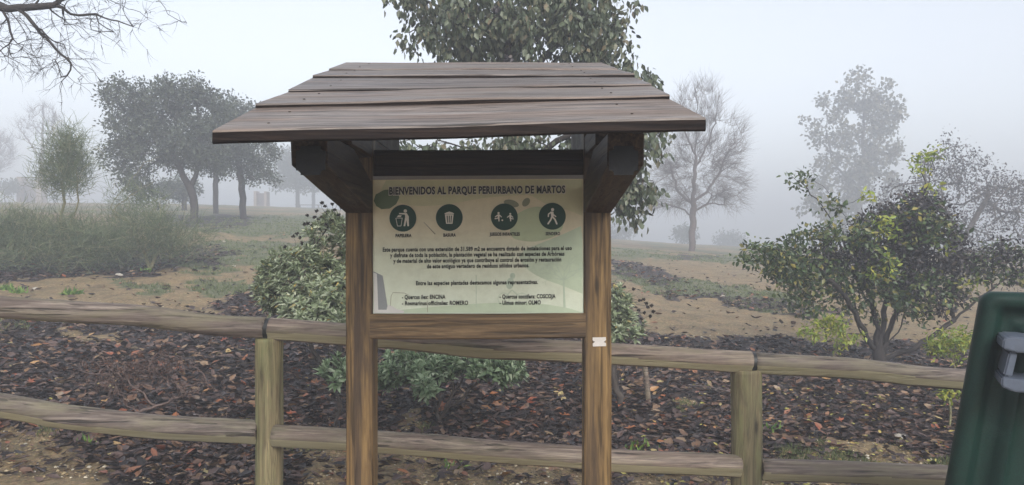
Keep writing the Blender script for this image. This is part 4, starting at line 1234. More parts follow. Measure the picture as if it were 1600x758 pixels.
# ---- oaks
def leafy(base, limbs, blobs, n, k, spread, ll, label, mat, name='oak_tree', rb=0.12, rt=0.006, step=0.3, ratio=0.5, group=None, cat='tree', tm=LEAF4, shell=0.6, droop=0.1, bark=None, sc=1.0, kk=1.0):
    T = plant(name, base, label=label, cat=cat, group=group)
    tg = blob_points([b_[:5] + (b_[5] * sc,) + b_[6:] for b_ in blobs], n, shell=shell)
    base_y = float(base[1]); u_ = tg * (F / base_y)
    gap = np.sin(u_[:, 0] * 0.13 + 1.3) + np.sin(u_[:, 2] * 0.17 + u_[:, 0] * 0.05) + np.sin(u_[:, 0] * 0.31 - u_[:, 2] * 0.23) * 0.8
    tg = tg[(gap > -0.85) | (RNG.random(len(tg)) < 0.25)]
    cm = tg.mean(0); st_ = tg[RNG.random(len(tg)) < 0.10]
    tg = np.concatenate([tg, cm + (st_ - cm) * (1.08 + 0.12 * RNG.random((len(st_), 1)))])
    N, par, tips = grow(limbs, tg, step=step * sc, jit=0.16, up=0.05)
    branch_obj('trunk', N, par, rb * sc, rt * sc, bark or M_bark_d, T)
    foliage('crown', tg, int(k * kk), spread * sc, ll * sc, ratio, tm, mat, T, droop=droop)
    return T
Y1 = 23.0
leafy(G(303, Y1), [[G(303, Y1, -0.2), P(304, 325, Y1), P(302, 308, Y1), P(297, 293, Y1)], [P(297, 293, Y1), P(286, 275, Y1), P(270, 240, Y1), P(255, 190, Y1)], [P(299, 293, Y1), P(306, 275, Y1), P(312, 240, Y1), P(310, 180, Y1)]],
      [(200, 152, Y1, 36, 26, 1.0, 1.2), (250, 160, Y1, 50, 30, 1.2), (285, 148, Y1, 40, 26, 1.2, 1.2), (318, 175, Y1, 32, 34, 1.2), (210, 205, Y1, 40, 34, 1.2, 1.2), (200, 240, Y1, 26, 20, .9), (215, 280, Y1, 30, 26, .9), (255, 225, Y1, 50, 40, 1.5), (300, 225, Y1, 45, 42, 1.5), (190, 255, Y1, 12, 12, .4, .5), (228, 300, Y1, 22, 14, .6, .7), (325, 250, Y1, 22, 16, .8, 1)], 620, 30, 0.30, 0.105,
      'broad dark evergreen oak with a forked trunk, nearest of the left-hand oaks', M_oak, kk=1.5)
Y2 = 27.0
leafy(G(380, Y2), [[G(380, Y2, -0.2), P(380, 310, Y2), P(378, 285, Y2), P(372, 250, Y2), P(370, 200, Y2)]],
      [(350, 175, Y2, 30, 32, 1.2), (375, 190, Y2, 30, 36, 1.2), (400, 235, Y2, 30, 36, 1.2, 1.2), (365, 250, Y2, 40, 28, 1.2), (345, 220, Y2, 30, 40, 1.0), (405, 272, Y2, 22, 12, .8), (395, 200, Y2, 24, 30, 1.0, .8)], 380, 28, 0.32, 0.115,
      'dark round oak with a straight single trunk, under the left end of the board roof', M_oak, kk=1.4)
Y3 = 33.0
leafy(G(337, Y3), [[G(337, Y3, -0.2), P(337, 300, Y3), P(337, 270, Y3), P(335, 240, Y3)]],
      [(330, 240, Y3, 34, 30, 1.4), (345, 215, Y3, 30, 30, 1.4)], 130, 28, 0.4, 0.14,
      'hazy slim-trunked oak standing between the two dark left oaks', M_oak, kk=1.2)
Y4 = 75.0
leafy(G(465, Y4), [[G(465, Y4, -0.2), P(465, 305, Y4), P(463, 280, Y4), P(462, 250, Y4)]],
      [(462, 268, Y4, 28, 26, 1.8), (450, 250, Y4, 18, 20, 1.2), (440, 285, Y4, 10, 9, .7), (485, 288, Y4, 18, 9, 1.0), (478, 262, Y4, 20, 24, 1.5)], 240, 26, 0.45, 0.17,
      'pale foggy oak beside the picnic table, seen under the left roof brace', M_oak, sc=1.7, kk=1.2)
Y5 = 90.0
leafy(G(490, Y5), [[G(490, Y5, -0.2), P(490, 300, Y5), P(492, 270, Y5)]], [(500, 272, Y5, 24, 22, 1.8), (515, 288, Y5, 18, 11, 1.0), (520, 260, Y5, 24, 24, 1.8)], 180, 24, 0.5, 0.19,
      'faintest oak in the fog behind the left roof brace', M_oak, sc=1.8, kk=1.2)
leafy(G(285, 36.0), [[G(288, 36.0, -0.2), P(289, 305, 36.0), P(290, 290, 36.0)]], [(285, 292, 36.0, 22, 14, 1.2), (265, 300, 36, 24, 12, 1.2)], 110, 24, 0.4, 0.15,
      'low misty bush-like oak behind the forked trunk', M_oak)

# ---- right middle-distance trees
Y6 = 60.0
leafy(G(1335, Y6), [[G(1335, Y6, -0.2), P(1338, 350, Y6), P(1345, 280, Y6), P(1350, 200, Y6), P(1352, 150, Y6)], [P(1340, 310, Y6), P(1300, 250, Y6), P(1290, 200, Y6)], [P(1345, 270, Y6), P(1375, 220, Y6), P(1385, 170, Y6)]],
      [(1350, 145, Y6, 36, 26, 1.8, 1.0), (1375, 180, Y6, 34, 34, 1.8, 1), (1310, 160, Y6, 26, 20, 1.3, .8), (1300, 205, Y6, 34, 26, 1.5, .8), (1365, 235, Y6, 42, 30, 2.0, .9), (1315, 260, Y6, 42, 26, 1.8, .9), (1360, 290, Y6, 40, 34, 2.0, 1), (1300, 310, Y6, 44, 26, 1.5, .8), (1278, 215, Y6, 18, 10, 0.9, .6), (1340, 340, Y6, 60, 34, 2.0, .9), (1275, 295, Y6, 20, 18, 0.9, .6), (1345, 195, Y6, 40, 30, 1.8, .5)], 340, 26, 0.42, 0.22,
      'tall pale upright leafy tree fading in fog, right of the bare tree', M_far, name='leafy_tree', ratio=0.75, rb=0.2, step=0.5, sc=1.4, kk=1.2, rt=0.012, bark=M_bark)
Y7 = 24.0
leafy(G(1490, Y7), [[G(1490, Y7, -0.2), P(1488, 400, Y7), P(1484, 340, Y7), P(1470, 290, Y7)], [P(1488, 400, Y7), P(1530, 330, Y7), P(1560, 290, Y7)], [P(1488, 400, Y7), P(1440, 330, Y7), P(1430, 280, Y7)]],
      [(1450, 275, Y7, 50, 42, 0.7, 1), (1490, 250, Y7, 40, 28, 0.6, 1.1), (1530, 290, Y7, 60, 40, 0.8, 1), (1585, 310, Y7, 50, 40, 0.8, 1), (1500, 330, Y7, 100, 50, .9, .9), (1420, 320, Y7, 50, 50, .7, .7), (1640, 340, Y7, 60, 60, .8, .8), (1560, 380, Y7, 90, 40, .8, .6)], 520, 22, 0.22, 0.05,
      'wide grey twiggy small-leaved bush in haze behind the dark shrub', M_shrub_d, name='hazy_bush', cat='bush', ratio=0.55, rb=0.07, rt=0.004, shell=0.75, sc=1.75, bark=M_bark)
for px, py, Yd, rx, ry, lb in ((960, 362, 85.0, 34, 18, 'faint rounded bush in fog just right of the noticeboard'), (1070, 368, 75.0, 20, 14, 'small faint bush at the foot of the bare tree'), (1140, 376, 95.0, 26, 12, 'barely visible low bush in fog right of the bare tree'), (8, 292, 70.0, 18, 9, 'small smudged bush beside the walled bay in the left fog')):
    leafy(G(px, Yd), [[G(px, Yd, -0.1), G(px, Yd, 0.4)]], [(px, py, Yd, rx, ry, 0.8)], 70, 26, 0.28 * Yd / 32, 0.11 * Yd / 32, lb, M_oak, name='foggy_bush', cat='bush', rb=0.05, shell=0.1)

# ---- bare trees
def bare(base, limbs, blobs, n, label, mat=M_twig, rb=0.12, rt=0.0045, step=0.22, persist=0.9, shell=0.5, twigs=5, tl=0.35, tw=0.0035, name='bare_tree', up=0.1):
    T = plant(name, base, label=label, cat='tree')
    tg = blob_points(blobs, n, shell=shell)
    N, par, tips = grow(limbs, tg, step=step, jit=0.3, up=up, persist=persist)
    branch_obj('branches', N, par, rb, rt, mat, T)
    if twigs:
        src = tg; k = twigs
        S0 = np.repeat(src, k, 0) + RNG.normal(size=(len(src) * k, 3)) * 0.04
        cen = N[:max(2, len(N) // 10)].mean(0)
        o = S0 - cen; o /= np.linalg.norm(o, axis=1)[:, None]
        d = o * 0.8 + rand_dirs(len(S0)) * 0.7 + [0, 0, 0.25]
        d /= np.linalg.norm(d, axis=1)[:, None]
        L = tl * (0.5 + RNG.random(len(S0)))
        ribbons('twigs', S0, S0 + d * L[:, None], rand_dirs(len(S0)) * L[:, None] * 0.1, np.full(len(S0), tw), mat, T, seg=2)
    return T
Y8 = 32.0
bare(G(1082, Y8), [[G(1082, Y8, -0.2), P(1081, 370, Y8), P(1083, 330, Y8), P(1085, 280, Y8), P(1088, 220, Y8), P(1090, 160, Y8), P(1086, 130, Y8)],
                   [P(1082, 336, Y8), P(1062, 325, Y8), P(1045, 320, Y8), P(1020, 328, Y8)], [P(1083, 322, Y8), P(1060, 300, Y8), P(1050, 270, Y8), P(1040, 235, Y8)], [P(1084, 318, Y8), P(1105, 300, Y8), P(1125, 270, Y8), P(1140, 230, Y8)],
                   [P(1083, 330, Y8), P(1110, 318, Y8), P(1140, 320, Y8)], [P(1086, 260, Y8), P(1110, 215, Y8), P(1120, 170, Y8)], [P(1087, 250, Y8), P(1068, 200, Y8), P(1062, 150, Y8)]],
     [(1090, 170, Y8, 40, 46, 1.0, 1), (1055, 230, Y8, 45, 40, 1.2, 1), (1125, 220, Y8, 42, 45, 1.2, 1), (1130, 280, Y8, 36, 36, 1.2, 1.2), (1050, 290, Y8, 45, 36, 1.2, 1.2), (1090, 270, Y8, 60, 60, 1.2, .9), (1025, 315, Y8, 20, 14, .6, 1), (1145, 315, Y8, 18, 18, .6, 1)], 900,
     'tall bare rounded tree alone in the fog right of the noticeboard', rb=0.14, rt=0.006, tw=0.005, twigs=7, tl=0.6)
Y9 = 75.0
bare(G(66, Y9), [[G(66, Y9, -0.2), P(65, 260, Y9), P(66, 220, Y9), P(68, 180, Y9), P(66, 160, Y9)], [P(65, 250, Y9), P(48, 225, Y9), P(30, 200, Y9)], [P(66, 240, Y9), P(82, 200, Y9), P(88, 175, Y9)]],
     [(66, 185, Y9, 26, 26, 1.0, 1), (40, 205, Y9, 22, 18, .9, 1), (85, 205, Y9, 16, 30, .8, 1)], 150, 'slender ghostly bare tree in far left fog above the walled bay', rb=0.2, rt=0.018, tw=0.012, twigs=4, tl=1.0)
bare(G(-12, 82.0), [[G(-12, 82.0, -0.2), P(-12, 260, 82.0), P(-10, 220, 82.0)]], [(-5, 240, 82.0, 26, 34, 1.2)], 200, 'pinkish bare tree cut by the left photo edge, almost lost in fog', rb=0.22, rt=0.018, tw=0.012, twigs=5, tl=1.2)

# bare branches reaching in from a tree standing out of frame on the left
YA = 6.5
q = lambda *p: [P(a, b, YA + (c[0] if c else 0)) for a, b, *c in p]
tb = G(-620, YA)
limbs = [[tb, P(-610, 400, YA), P(-560, 200, YA), P(-420, 60, YA), P(-250, 0, YA), P(-100, -12, YA), P(0, 10, YA), P(30, 15, YA), P(50, 35, YA), P(65, 55, YA), P(80, 68, YA), P(105, 92, YA)],
         q((-420, 60), (-300, -150), (-200, -300)), q((-560, 200), (-720, 60), (-800, -100)),
         q((105, 92), (111, 100), (105, 118), (93, 135), (97, 160), (101, 185)),
         q((0, 10), (40, 12), (75, 9), (118, -6)), q((90, 4), (98, 12), (110, 22, .1), (150, 22, .1), (185, 33, .1), (228, 50, .1)),
         q((2, 16), (14, 38), (20, 60), (40, 78), (55, 88), (65, 103)), q((118, -20, .3), (225, -20, .3), (250, 2, .3), (262, 22, .3), (295, 42, .3)), q((118, -6), (118, -20, .3)),
         q((103, 91), (125, 93), (150, 91), (174, 100)), q((103, 92), (82, 104), (60, 112), (45, 124)), q((106, 116), (116, 128), (130, 135), (146, 153)), q((112, 96), (122, 112), (138, 128), (154, 136)),
         q((145, 22, .1), (155, 50, .1), (180, 65, .1), (200, 77, .1)), q((180, 32, .1), (188, 60, .1), (196, 74, .1)), q((60, 48), (90, 66, -.2), (110, 72, -.2), (125, 88, -.2)),
         q((75, 9), (100, 30, .2), (112, 42, .2), (130, 60, .2)), q((-100, -12), (-40, 40, .2), (0, 78, .2), (10, 95, .2), (28, 107, .2)), q((20, 60), (5, 75), (-8, 90)), q((105, 118), (85, 124), (68, 140)), q((150, -40, .4), (190, 8, .4), (240, 30, .4))]
tg = blob_points([(40, 40, YA, 80, 50, .8, 1.2), (130, 25, YA, 90, 36, .8, 1), (190, 40, YA, 50, 34, .5, .8), (80, 80, YA, 60, 30, .5, 1), (20, 90, YA, 50, 28, .5, 1), (100, 118, YA, 45, 22, .4, 1.2), (-60, 40, YA, 80, 80, .9, .8), (100, -60, YA, 220, 60, .9, .6), (90, 150, YA, 18, 22, .15, .5), (265, 22, YA, 30, 24, .25, .5), (-350, -60, YA, 260, 160, 1.6, .25)], 620, shell=0.15)
T = plant('bare_tree', tb, label='bare tree out of frame whose dark twiggy branches hang into the top left corner', cat='tree')
N, par, tips = grow(limbs, tg, step=0.07, jit=0.22, up=0.0, persist=1.3)
branch_obj('branches', N, par, 0.065, 0.0016, M_bark_d, T)
k = 3; S0 = np.repeat(tg, k, 0)
idx = [int(np.argmin(((N - t) ** 2).sum(1))) for t in tg]
dirs = N[idx] - N[np.maximum(par[idx], 0)]; dirs /= np.linalg.norm(dirs, axis=1)[:, None] + 1e-9
d = np.repeat(dirs, k, 0) + rand_dirs(len(S0)) * 0.55 + [0, 0, -0.12]; d /= np.linalg.norm(d, axis=1)[:, None]
L = 0.13 * (0.4 + RNG.random(len(S0)))
ribbons('twigs', S0 - d * 0.01, S0 + d * L[:, None], rand_dirs(len(S0)) * L[:, None] * 0.12, np.full(len(S0), 0.0018), M_bark_d, T, seg=3)

# ---- dark multi-stemmed shrub on the right
YS = 8.4
T = plant('dark_shrub', G(1372, YS), label='many-stemmed shrub with dark purplish and green leaves right of the path', cat='shrub')
b = G(1372, YS)
limbs = [[b + Vector((0, 0, -.1)), P(1372, 550, YS), P(1368, 500, YS), P(1355, 450, YS), P(1350, 390, YS), P(1360, 330, YS)],
         [P(1372, 555, YS), P(1382, 500, YS), P(1385, 430, YS), P(1400, 360, YS), P(1420, 310, YS)],
         [P(1370, 556, YS), P(1340, 500, YS - .2), P(1310, 450, YS - .3), P(1270, 410, YS - .3), P(1215, 390, YS - .3), P(1165, 385, YS - .3)],
         [P(1345, 480, YS), P(1320, 400, YS), P(1290, 330, YS), P(1262, 295, YS), P(1228, 268, YS)],
         [P(1356, 430, YS), P(1335, 370, YS + .2), P(1310, 320, YS + .2), P(1275, 285, YS + .2), P(1245, 262, YS + .2)],
         [P(1400, 360, YS), P(1440, 310, YS), P(1452, 285, YS), P(1456, 250, YS), P(1466, 235, YS)], [P(1450, 290, YS), P(1470, 275, YS), P(1500, 246, YS)], [P(1450, 300, YS), P(1440, 270, YS), P(1432, 250, YS)],
         [P(1400, 568, YS), P(1430, 545, YS - .1), P(1465, 520, YS - .1), P(1500, 490, YS - .1), P(1530, 465, YS - .1), P(1580, 430, YS - .1)], [P(1492, 497, YS - .1), P(1488, 450, YS), P(1492, 400, YS)],
         [P(1375, 556, YS), P(1395, 500, YS), P(1420, 440, YS), P(1460, 390, YS)], [P(1378, 556, YS), P(1410, 500, YS + .2), P(1425, 470, YS + .2)], [P(1366, 556, YS), P(1345, 520, YS), P(1335, 470, YS), P(1300, 430, YS)],
         [P(1376, 520, YS), P(1350, 440, YS - .2), P(1330, 400, YS - .2)], [P(1388, 540, YS), P(1400, 490, YS - .2), P(1402, 440, YS - .2)]]
limbs[8][0] = P(1380, 560, YS)
tg_g = blob_points([(1200, 400, YS - .3, 46, 26, .3, 1.3), (1250, 430, YS - .2, 55, 32, .4, 1.2), (1265, 375, YS - .1, 40, 20, .3, .9), (1300, 440, YS, 60, 40, .5, .9), (1260, 475, YS - .2, 30, 22, .2, .8), (1345, 370, YS - .3, 40, 30, .4, .5), (1365, 420, YS - .3, 40, 40, .4, .5), (1395, 480, YS - .2, 60, 30, .4, .45), (1560, 410, YS, 50, 30, .4, .8), (1430, 455, YS - .3, 60, 30, .4, .4), (1330, 490, YS - .1, 26, 16, .2, .2), (1440, 350, YS - .4, 60, 40, .3, .5), (1310, 370, YS - .2, 40, 30, .3, .6), (1255, 285, YS, 24, 16, .2, .45), (1290, 320, YS, 30, 20, .2, .35), (1470, 440, YS, 60, 40, .4, .4)], 440, shell=.3)
tg_d = blob_points([(1430, 340, YS, 60, 38, .5, 1.3), (1375, 370, YS, 50, 36, .5, 1.0), (1450, 390, YS, 60, 40, .5, 1.0), (1400, 430, YS, 60, 40, .5, .9), (1330, 410, YS, 50, 30, .4, .8), (1450, 460, YS, 50, 34, .4, .8), (1560, 400, YS, 60, 26, .4, .35), (1270, 400, YS, 40, 16, .3, .5), (1500, 420, YS, 40, 24, .3, .6), (1590, 430, YS + .2, 40, 20, .3, .5)], 640, shell=.3)
tg_y = arr([P(1432, 252, YS), P(1430, 262, YS), P(1440, 245, YS), P(1444, 262, YS), P(1452, 243, YS), P(1466, 236, YS), P(1460, 238, YS), P(1462, 290, YS), P(1450, 297, YS), P(1380, 345, YS - .5), P(1370, 350, YS - .5), P(1388, 352, YS - .5), P(1395, 365, YS - .5), P(1375, 362, YS - .5), P(1385, 400, YS - .5), P(1392, 420, YS - .5), P(1375, 430, YS - .5), P(1388, 405, YS - .5), P(1365, 425, YS - .5), P(1475, 388, YS - .4), P(1350, 305, YS - .2), P(1360, 308, YS - .2), P(1520, 440, YS - .4)])
N, par, tips = grow(limbs, np.concatenate([tg_g, tg_d, tg_y]), step=0.09, jit=0.3, up=0.1, persist=0.8)
branch_obj('stems', N, par, 0.075, 0.0025, M_bark_d, T)
foliage('green_foliage', tg_g, 15, 0.10, 0.058, 0.55, LEAF6, M_shrub_g, T, droop=0.1)
foliage('dark_foliage', tg_d, 22, 0.11, 0.044, 0.55, LEAF6, M_shrub_d, T, droop=0.1)
foliage('yellowing_foliage', tg_y, 16, 0.085, 0.062, 0.45, LEAF6, M_yel, T, droop=0.3)
def seedling(px, Yd, blobs, n, label, mat=M_yel, ll=0.055):
    T = plant('young_plant', G(px, Yd), label=label, cat='plant')
    tg = blob_points(blobs, n, shell=.3)
    b = G(px, Yd)
    N, par, tips = grow([[b + Vector((0, 0, -.03)), b + Vector((0, 0, .08))]], tg, step=0.06, jit=.3)
    branch_obj('stems', N, par, 0.010, 0.002, M_bark_p, T)
    foliage('foliage', tg, 13, 0.06, ll, 0.42, LANCE, mat, T, droop=0.2)
seedling(1308, 7.9, [(1275, 515, 7.9, 26, 14, .2, 1), (1310, 530, 7.9, 20, 22, .2, 1), (1300, 500, 7.9, 20, 12, .2, 1), (1335, 520, 7.9, 12, 14, .1, .5)], 46, 'bright yellow-green young plant at the left foot of the dark shrub')
seedling(1490, 7.6, [(1480, 540, 7.6, 26, 26, .2, 1), (1500, 525, 7.6, 20, 18, .2, 1), (1455, 545, 7.6, 14, 14, .1, .5)], 50, 'yellow-green young plant just left of the waste container top')
seedling(1485, 6.2, [(1484, 616, 6.2, 12, 9, .06, 1)], 8, 'tiny yellow sprig under the top rail beside the waste container', ll=0.045)

# ---- leaf litter
def scatter(n, xr, yr, dens=None, seed=0):
    r = np.random.default_rng(seed)
    # even over the picture rather than the ground: more near the camera
    Y = yr[0] * (yr[1] / yr[0]) ** r.random(n); X = (r.random(n) * (xr[1] - xr[0]) + xr[0]) * Y
    return X, Y
def ground_leaves(name, n, mat, lmin, lmax, ratio, mask, seed, yr=(4.3, 22), kind=True, lift=0.012, xr=(-0.85, 0.85), tm=CURL, tilt=0.35, cond=None):
    X, Y = scatter(n, xr, yr, seed=seed)
    lit, grn = zones(X, Y)
    r = np.random.default_rng(seed + 1)
    keep = (r.random(n) < mask(lit, grn, X, Y))
    X, Y = X[keep], Y[keep]; m = len(X)
    Z = terr(X, Y) + r.random(m) * lift + 0.004
    a = r.random(m) * 6.283
    d = np.stack([np.cos(a), np.sin(a), r.normal(size=m) * tilt * 0.6], -1)
    nn = np.stack([r.normal(size=m) * tilt, r.normal(size=m) * tilt, np.ones(m)], -1)
    L = lmin + (lmax - lmin) * r.random(m)
    L *= np.clip(0.75 + Y / 22, 1, 1.6)
    o = link_mesh(name, leaves_mesh(name, np.stack([X, Y, Z], -1), d, nn, L, L * ratio * (0.6 + 0.8 * r.random(m)), tm), mat)
    tag(o, kind='stuff'); return o
px_of = lambda X, Y: PCX + X * F / Y
ground_leaves('leaf_litter', 90000, M_litter, 0.030, 0.105, 0.52, lambda l, g, X, Y: np.where(l > 0.5, 0.95, 0.045 + l * 0.9) * np.clip(1.5 - Y / 26, 0.3, 1), 5, lift=0.028)
ground_leaves('yellow_leaf_litter', 9000, M_yfall, 0.025, 0.05, 0.55, lambda l, g, X, Y: np.clip((px_of(X, Y) - 900) / 500, 0.02, 0.55) * (Y < 7.5) * (0.4 + vnoise(X, Y, 1.3, 31)) * 0.55, 15, yr=(4.3, 9), lift=0.04)
def twigs_litter(n, seed):
    X, Y = scatter(n, (-0.85, 0.85), (4.4, 13), seed=seed); lit, grn = zones(X, Y); r = np.random.default_rng(seed)
    keep = r.random(n) < np.where(lit > .5, .9, .15); X, Y = X[keep], Y[keep]; m = len(X)
    a = r.random(m) * 6.28; L = 0.05 + 0.22 * r.random(m) ** 2
    S0 = np.stack([X, Y, terr(X, Y) + .02 + .02 * r.random(m)], -1); E = S0 + np.stack([np.cos(a) * L, np.sin(a) * L, r.normal(size=m) * .015], -1)
    E[:, 2] = np.maximum(E[:, 2], terr(E[:, 0], E[:, 1]) + 0.012)
    o = ribbons('twig_litter', S0, E, r.normal(size=(m, 3)) * (L * .10)[:, None] * [1, 1, .3], .0012 + .0022 * r.random(m), M_twl, None, seg=4); tag(o, kind='stuff')
M_twl = leaf_mat('twig_bits', [(0, (0.025, 0.016, 0.014)), (0.6, (0.07, 0.045, 0.035)), (1.0, (0.20, 0.15, 0.10))], transl=0)
twigs_litter(5200, 91)
# lobed orange leaves
LOBE = []
for i in range(10):
    a = -math.pi * 0.86 + i / 9 * math.pi * 1.72
    r_ = (0.55 if i % 2 == 0 else 0.27) * (1.0 - 0.12 * abs(a))
    LOBE.append((0.42 + r_ * math.cos(a), r_ * math.sin(a) * 1.0, 0.05 + 0.10 * (i % 2 == 0)))
LT = np.array([(0.42, 0, 0.0)] + LOBE + [(-0.15, 0, 0.06)], float)
LF = np.array([(0, i, i + 1) for i in range(1, 10)] + [(0, 10, 11), (0, 11, 1)])
ground_leaves('orange_leaf_litter', 1500, M_ofall, 0.05, 0.11, 0.9, lambda l, g, X, Y: (l > .5) * np.where((px_of(X, Y) > 300) & (px_of(X, Y) < 720), 0.5, 0.07) * (0.15 + 1.2 * (vnoise(X, Y, 1.7, 77) > 0.5)) * (Y < 9), 25, yr=(4.3, 10), lift=0.05, tm=(LT, LF), tilt=0.45)
o = link_mesh('maple_leaf', leaves_mesh('maple_leaf', arr([G(966, 6.35, 0.03)]), np.array([[0.3, 0.5, 0.35]]), np.array([[0.0, -0.6, 0.8]]), np.array([0.115]), np.array([0.105]), (LT, LF)), M_ofall)
tag(o, 'single bright orange lobed fallen leaf on dark litter right of the right board post', 'leaf')
# gravel
def gravel(n, seed):
    X, Y = scatter(n, (-0.85, 0.85), (4.3, 18), seed=seed)
    lit, grn = zones(X, Y); r = np.random.default_rng(seed)
    keep = r.random(n) < np.where(lit > 0.5, 0.05, 0.9) * np.clip(1.3 - Y / 16, 0.35, 1)
    X, Y = X[keep], Y[keep]; m = len(X); s = 0.003 + 0.012 * r.random(m) ** 2.5
    T_ = np.array([(1, 0, 0), (0, 1, 0), (-1, 0, 0), (0, -1, 0), (0, 0, 0.7), (0.5, 0.5, .45), (-.5, .5, .4), (-.5, -.5, .45), (.5, -.5, .4)])
    Fc = np.array([(0, 5, 4), (5, 1, 4), (1, 6, 4), (6, 2, 4), (2, 7, 4), (7, 3, 4), (3, 8, 4), (8, 0, 4), (0, 1, 5), (1, 2, 6), (2, 3, 7), (3, 0, 8)])
    a = r.random(m) * 6.28; c, s_ = np.cos(a), np.sin(a)
    V = np.tile(T_, (m, 1, 1)) * (1 + r.normal(size=(m, 9, 3)) * 0.15) * s[:, None, None]
    V[:, :, 2] *= 1.0
    x = V[:, :, 0] * c[:, None] - V[:, :, 1] * s_[:, None]; y = V[:, :, 0] * s_[:, None] + V[:, :, 1] * c[:, None]
    V = np.stack([x + X[:, None], y + Y[:, None], V[:, :, 2] + terr(X, Y)[:, None] + 0.004], -1).reshape(-1, 3)
    fc = (Fc[None] + (np.arange(m) * 9)[:, None, None]).reshape(-1, 3)
    o = link_mesh('gravel', fast_mesh('gravel', V, fc.ravel(), np.full(len(fc), 3)), M_pebble); tag(o, kind='stuff')
gravel(60000, 41)
# grass
def grass(name, n, yr, mask, h, seed, w=0.003):
    X, Y = scatter(n, (-0.85, 0.85), yr, seed=seed)
    lit, grn = zones(X, Y); r = np.random.default_rng(seed)
    keep = r.random(n) < mask(lit, grn, X, Y); X, Y = X[keep], Y[keep]; m = len(X)
    # tufts: several blades from each point
    k = 5; X = np.repeat(X, k) + r.normal(size=m * k) * 0.02; Y = np.repeat(Y, k) + r.normal(size=m * k) * 0.02; m *= k
    pos = np.stack([X, Y, terr(X, Y) - 0.005], -1)
    d = np.stack([r.normal(size=m) * 0.5, r.normal(size=m) * 0.5, np.ones(m)], -1)
    L = h * (0.4 + r.random(m)); nn = r.normal(size=(m, 3)); nn[:, 2] *= 0.2
    o = link_mesh(name, leaves_mesh(name, pos, d, nn, L, np.full(m, w) * np.clip(Y / 7, 1, 4), LEAF4), M_grass); tag(o, kind='stuff')
grass('grass', 80000, (5.0, 45), lambda l, g, X, Y: g * 0.85 + 0.13 * (l < .5) * (vnoise(X, Y, 2.2, 61) > .45), 0.055, 51, 0.0055)
# individual bright weeds among the leaves
def weed(px, Yd, n, h, label):
    b = G(px, Yd); r = RNG
    pos = np.array(b)[None] + r.normal(size=(n, 3)) * np.array([0.05, 0.05, 0.0])
    d = r.normal(size=(n, 3)) * 0.6 + [0, 0, 0.8]
    o = link_mesh('weed', leaves_mesh('weed', pos - np.array(b), d, r.normal(size=(n, 3)), h * (0.5 + r.random(n)), np.full(n, h * 0.28), LANCE), M_weed)
    o.location = b; tag(o, label, 'weed', 'green weeds among the fallen leaves')
M_weed = leaf_mat('weed_leaf', [(0.0, (0.06, 0.14, 0.02)), (0.6, (0.14, 0.27, 0.04)), (1.0, (0.26, 0.38, 0.08))], rough=0.5, transl=0.2)
weed(10, 11.0, 90, 0.09, 'green weed patch under the top rail at the left photo edge')
weed(28, 10.7, 60, 0.08, 'small green weed next to the edge patch below the top rail')
weed(112, 10.6, 110, 0.09, 'bright green weed clump touching the underside of the left top rail')
weed(116, 14.3, 80, 0.10, 'green weed tuft on the dirt path below the tall broom plume')
weed(230, 12.8, 60, 0.08, 'small green weed at the path edge above the left top rail')
weed(135, 4.95, 26, 0.06, 'thin grass tuft below the left lower rail')
weed(992, 5.35, 34, 0.07, 'dark green weed right of the right board post above the lower rail')
weed(702, 4.75, 26, 0.05, 'little green sprout on gravel under the lower rail in the middle')
weed(1198, 5.9, 34, 0.07, 'green sprout just right of the right fence post')
# stones
def stone(px, Yd, s, label, group=None):
    bm = bmesh.new(); bmesh.ops.create_icosphere(bm, subdivisions=2, radius=1)
    for v in bm.verts:
        v.co *= 1 + random.uniform(-.16, .16); v.co.x *= s * random.uniform(.95, 1.05); v.co.y *= s * .8; v.co.z *= s * .5
    b = G(px, Yd, s * .15)
    o = bm_obj('stone', bm, M_stone); o.location = b; tag(o, label, 'stone', group or 'pale stones lying about')
stone(186, 12.4, .07, 'pale flat stone on the dirt path above the left top rail')
stone(22, 14.6, .08, 'pale stone on the path near the left photo edge')
stone(55, 11.1, .05, 'white pebble just below the left top rail')
stone(365, 14.2, .045, 'small white stone on the path nearest the sage shrub')
stone(350, 18.0, .05, 'small white stone in the grass left of the sage shrub')
stone(88, 14.3, .06, 'grey-white stone left of the path weed tuft')
stone(1266, 8.0, .10, 'pale rock in the litter behind the yellow-green plant')
stone(1160, 7.9, .06, 'grey stone in the dark litter behind the right fence post')
stone(1405, 5.9, .07, 'pale stone under the right-hand top rail')
stone(1128, 14.0, .06, 'white stone on the dirt right of the bare tree path')
# stake
st = log('wooden_stake', [G(1013, 6.6, -0.05), P(1011, 600, 6.6), P(1005, 560, 6.6)], 0.026, M_rail, None, sides=12, seg=0.03)
tag(st, 'short leaning broken stake stuck in the litter right of the noticeboard', 'stake')
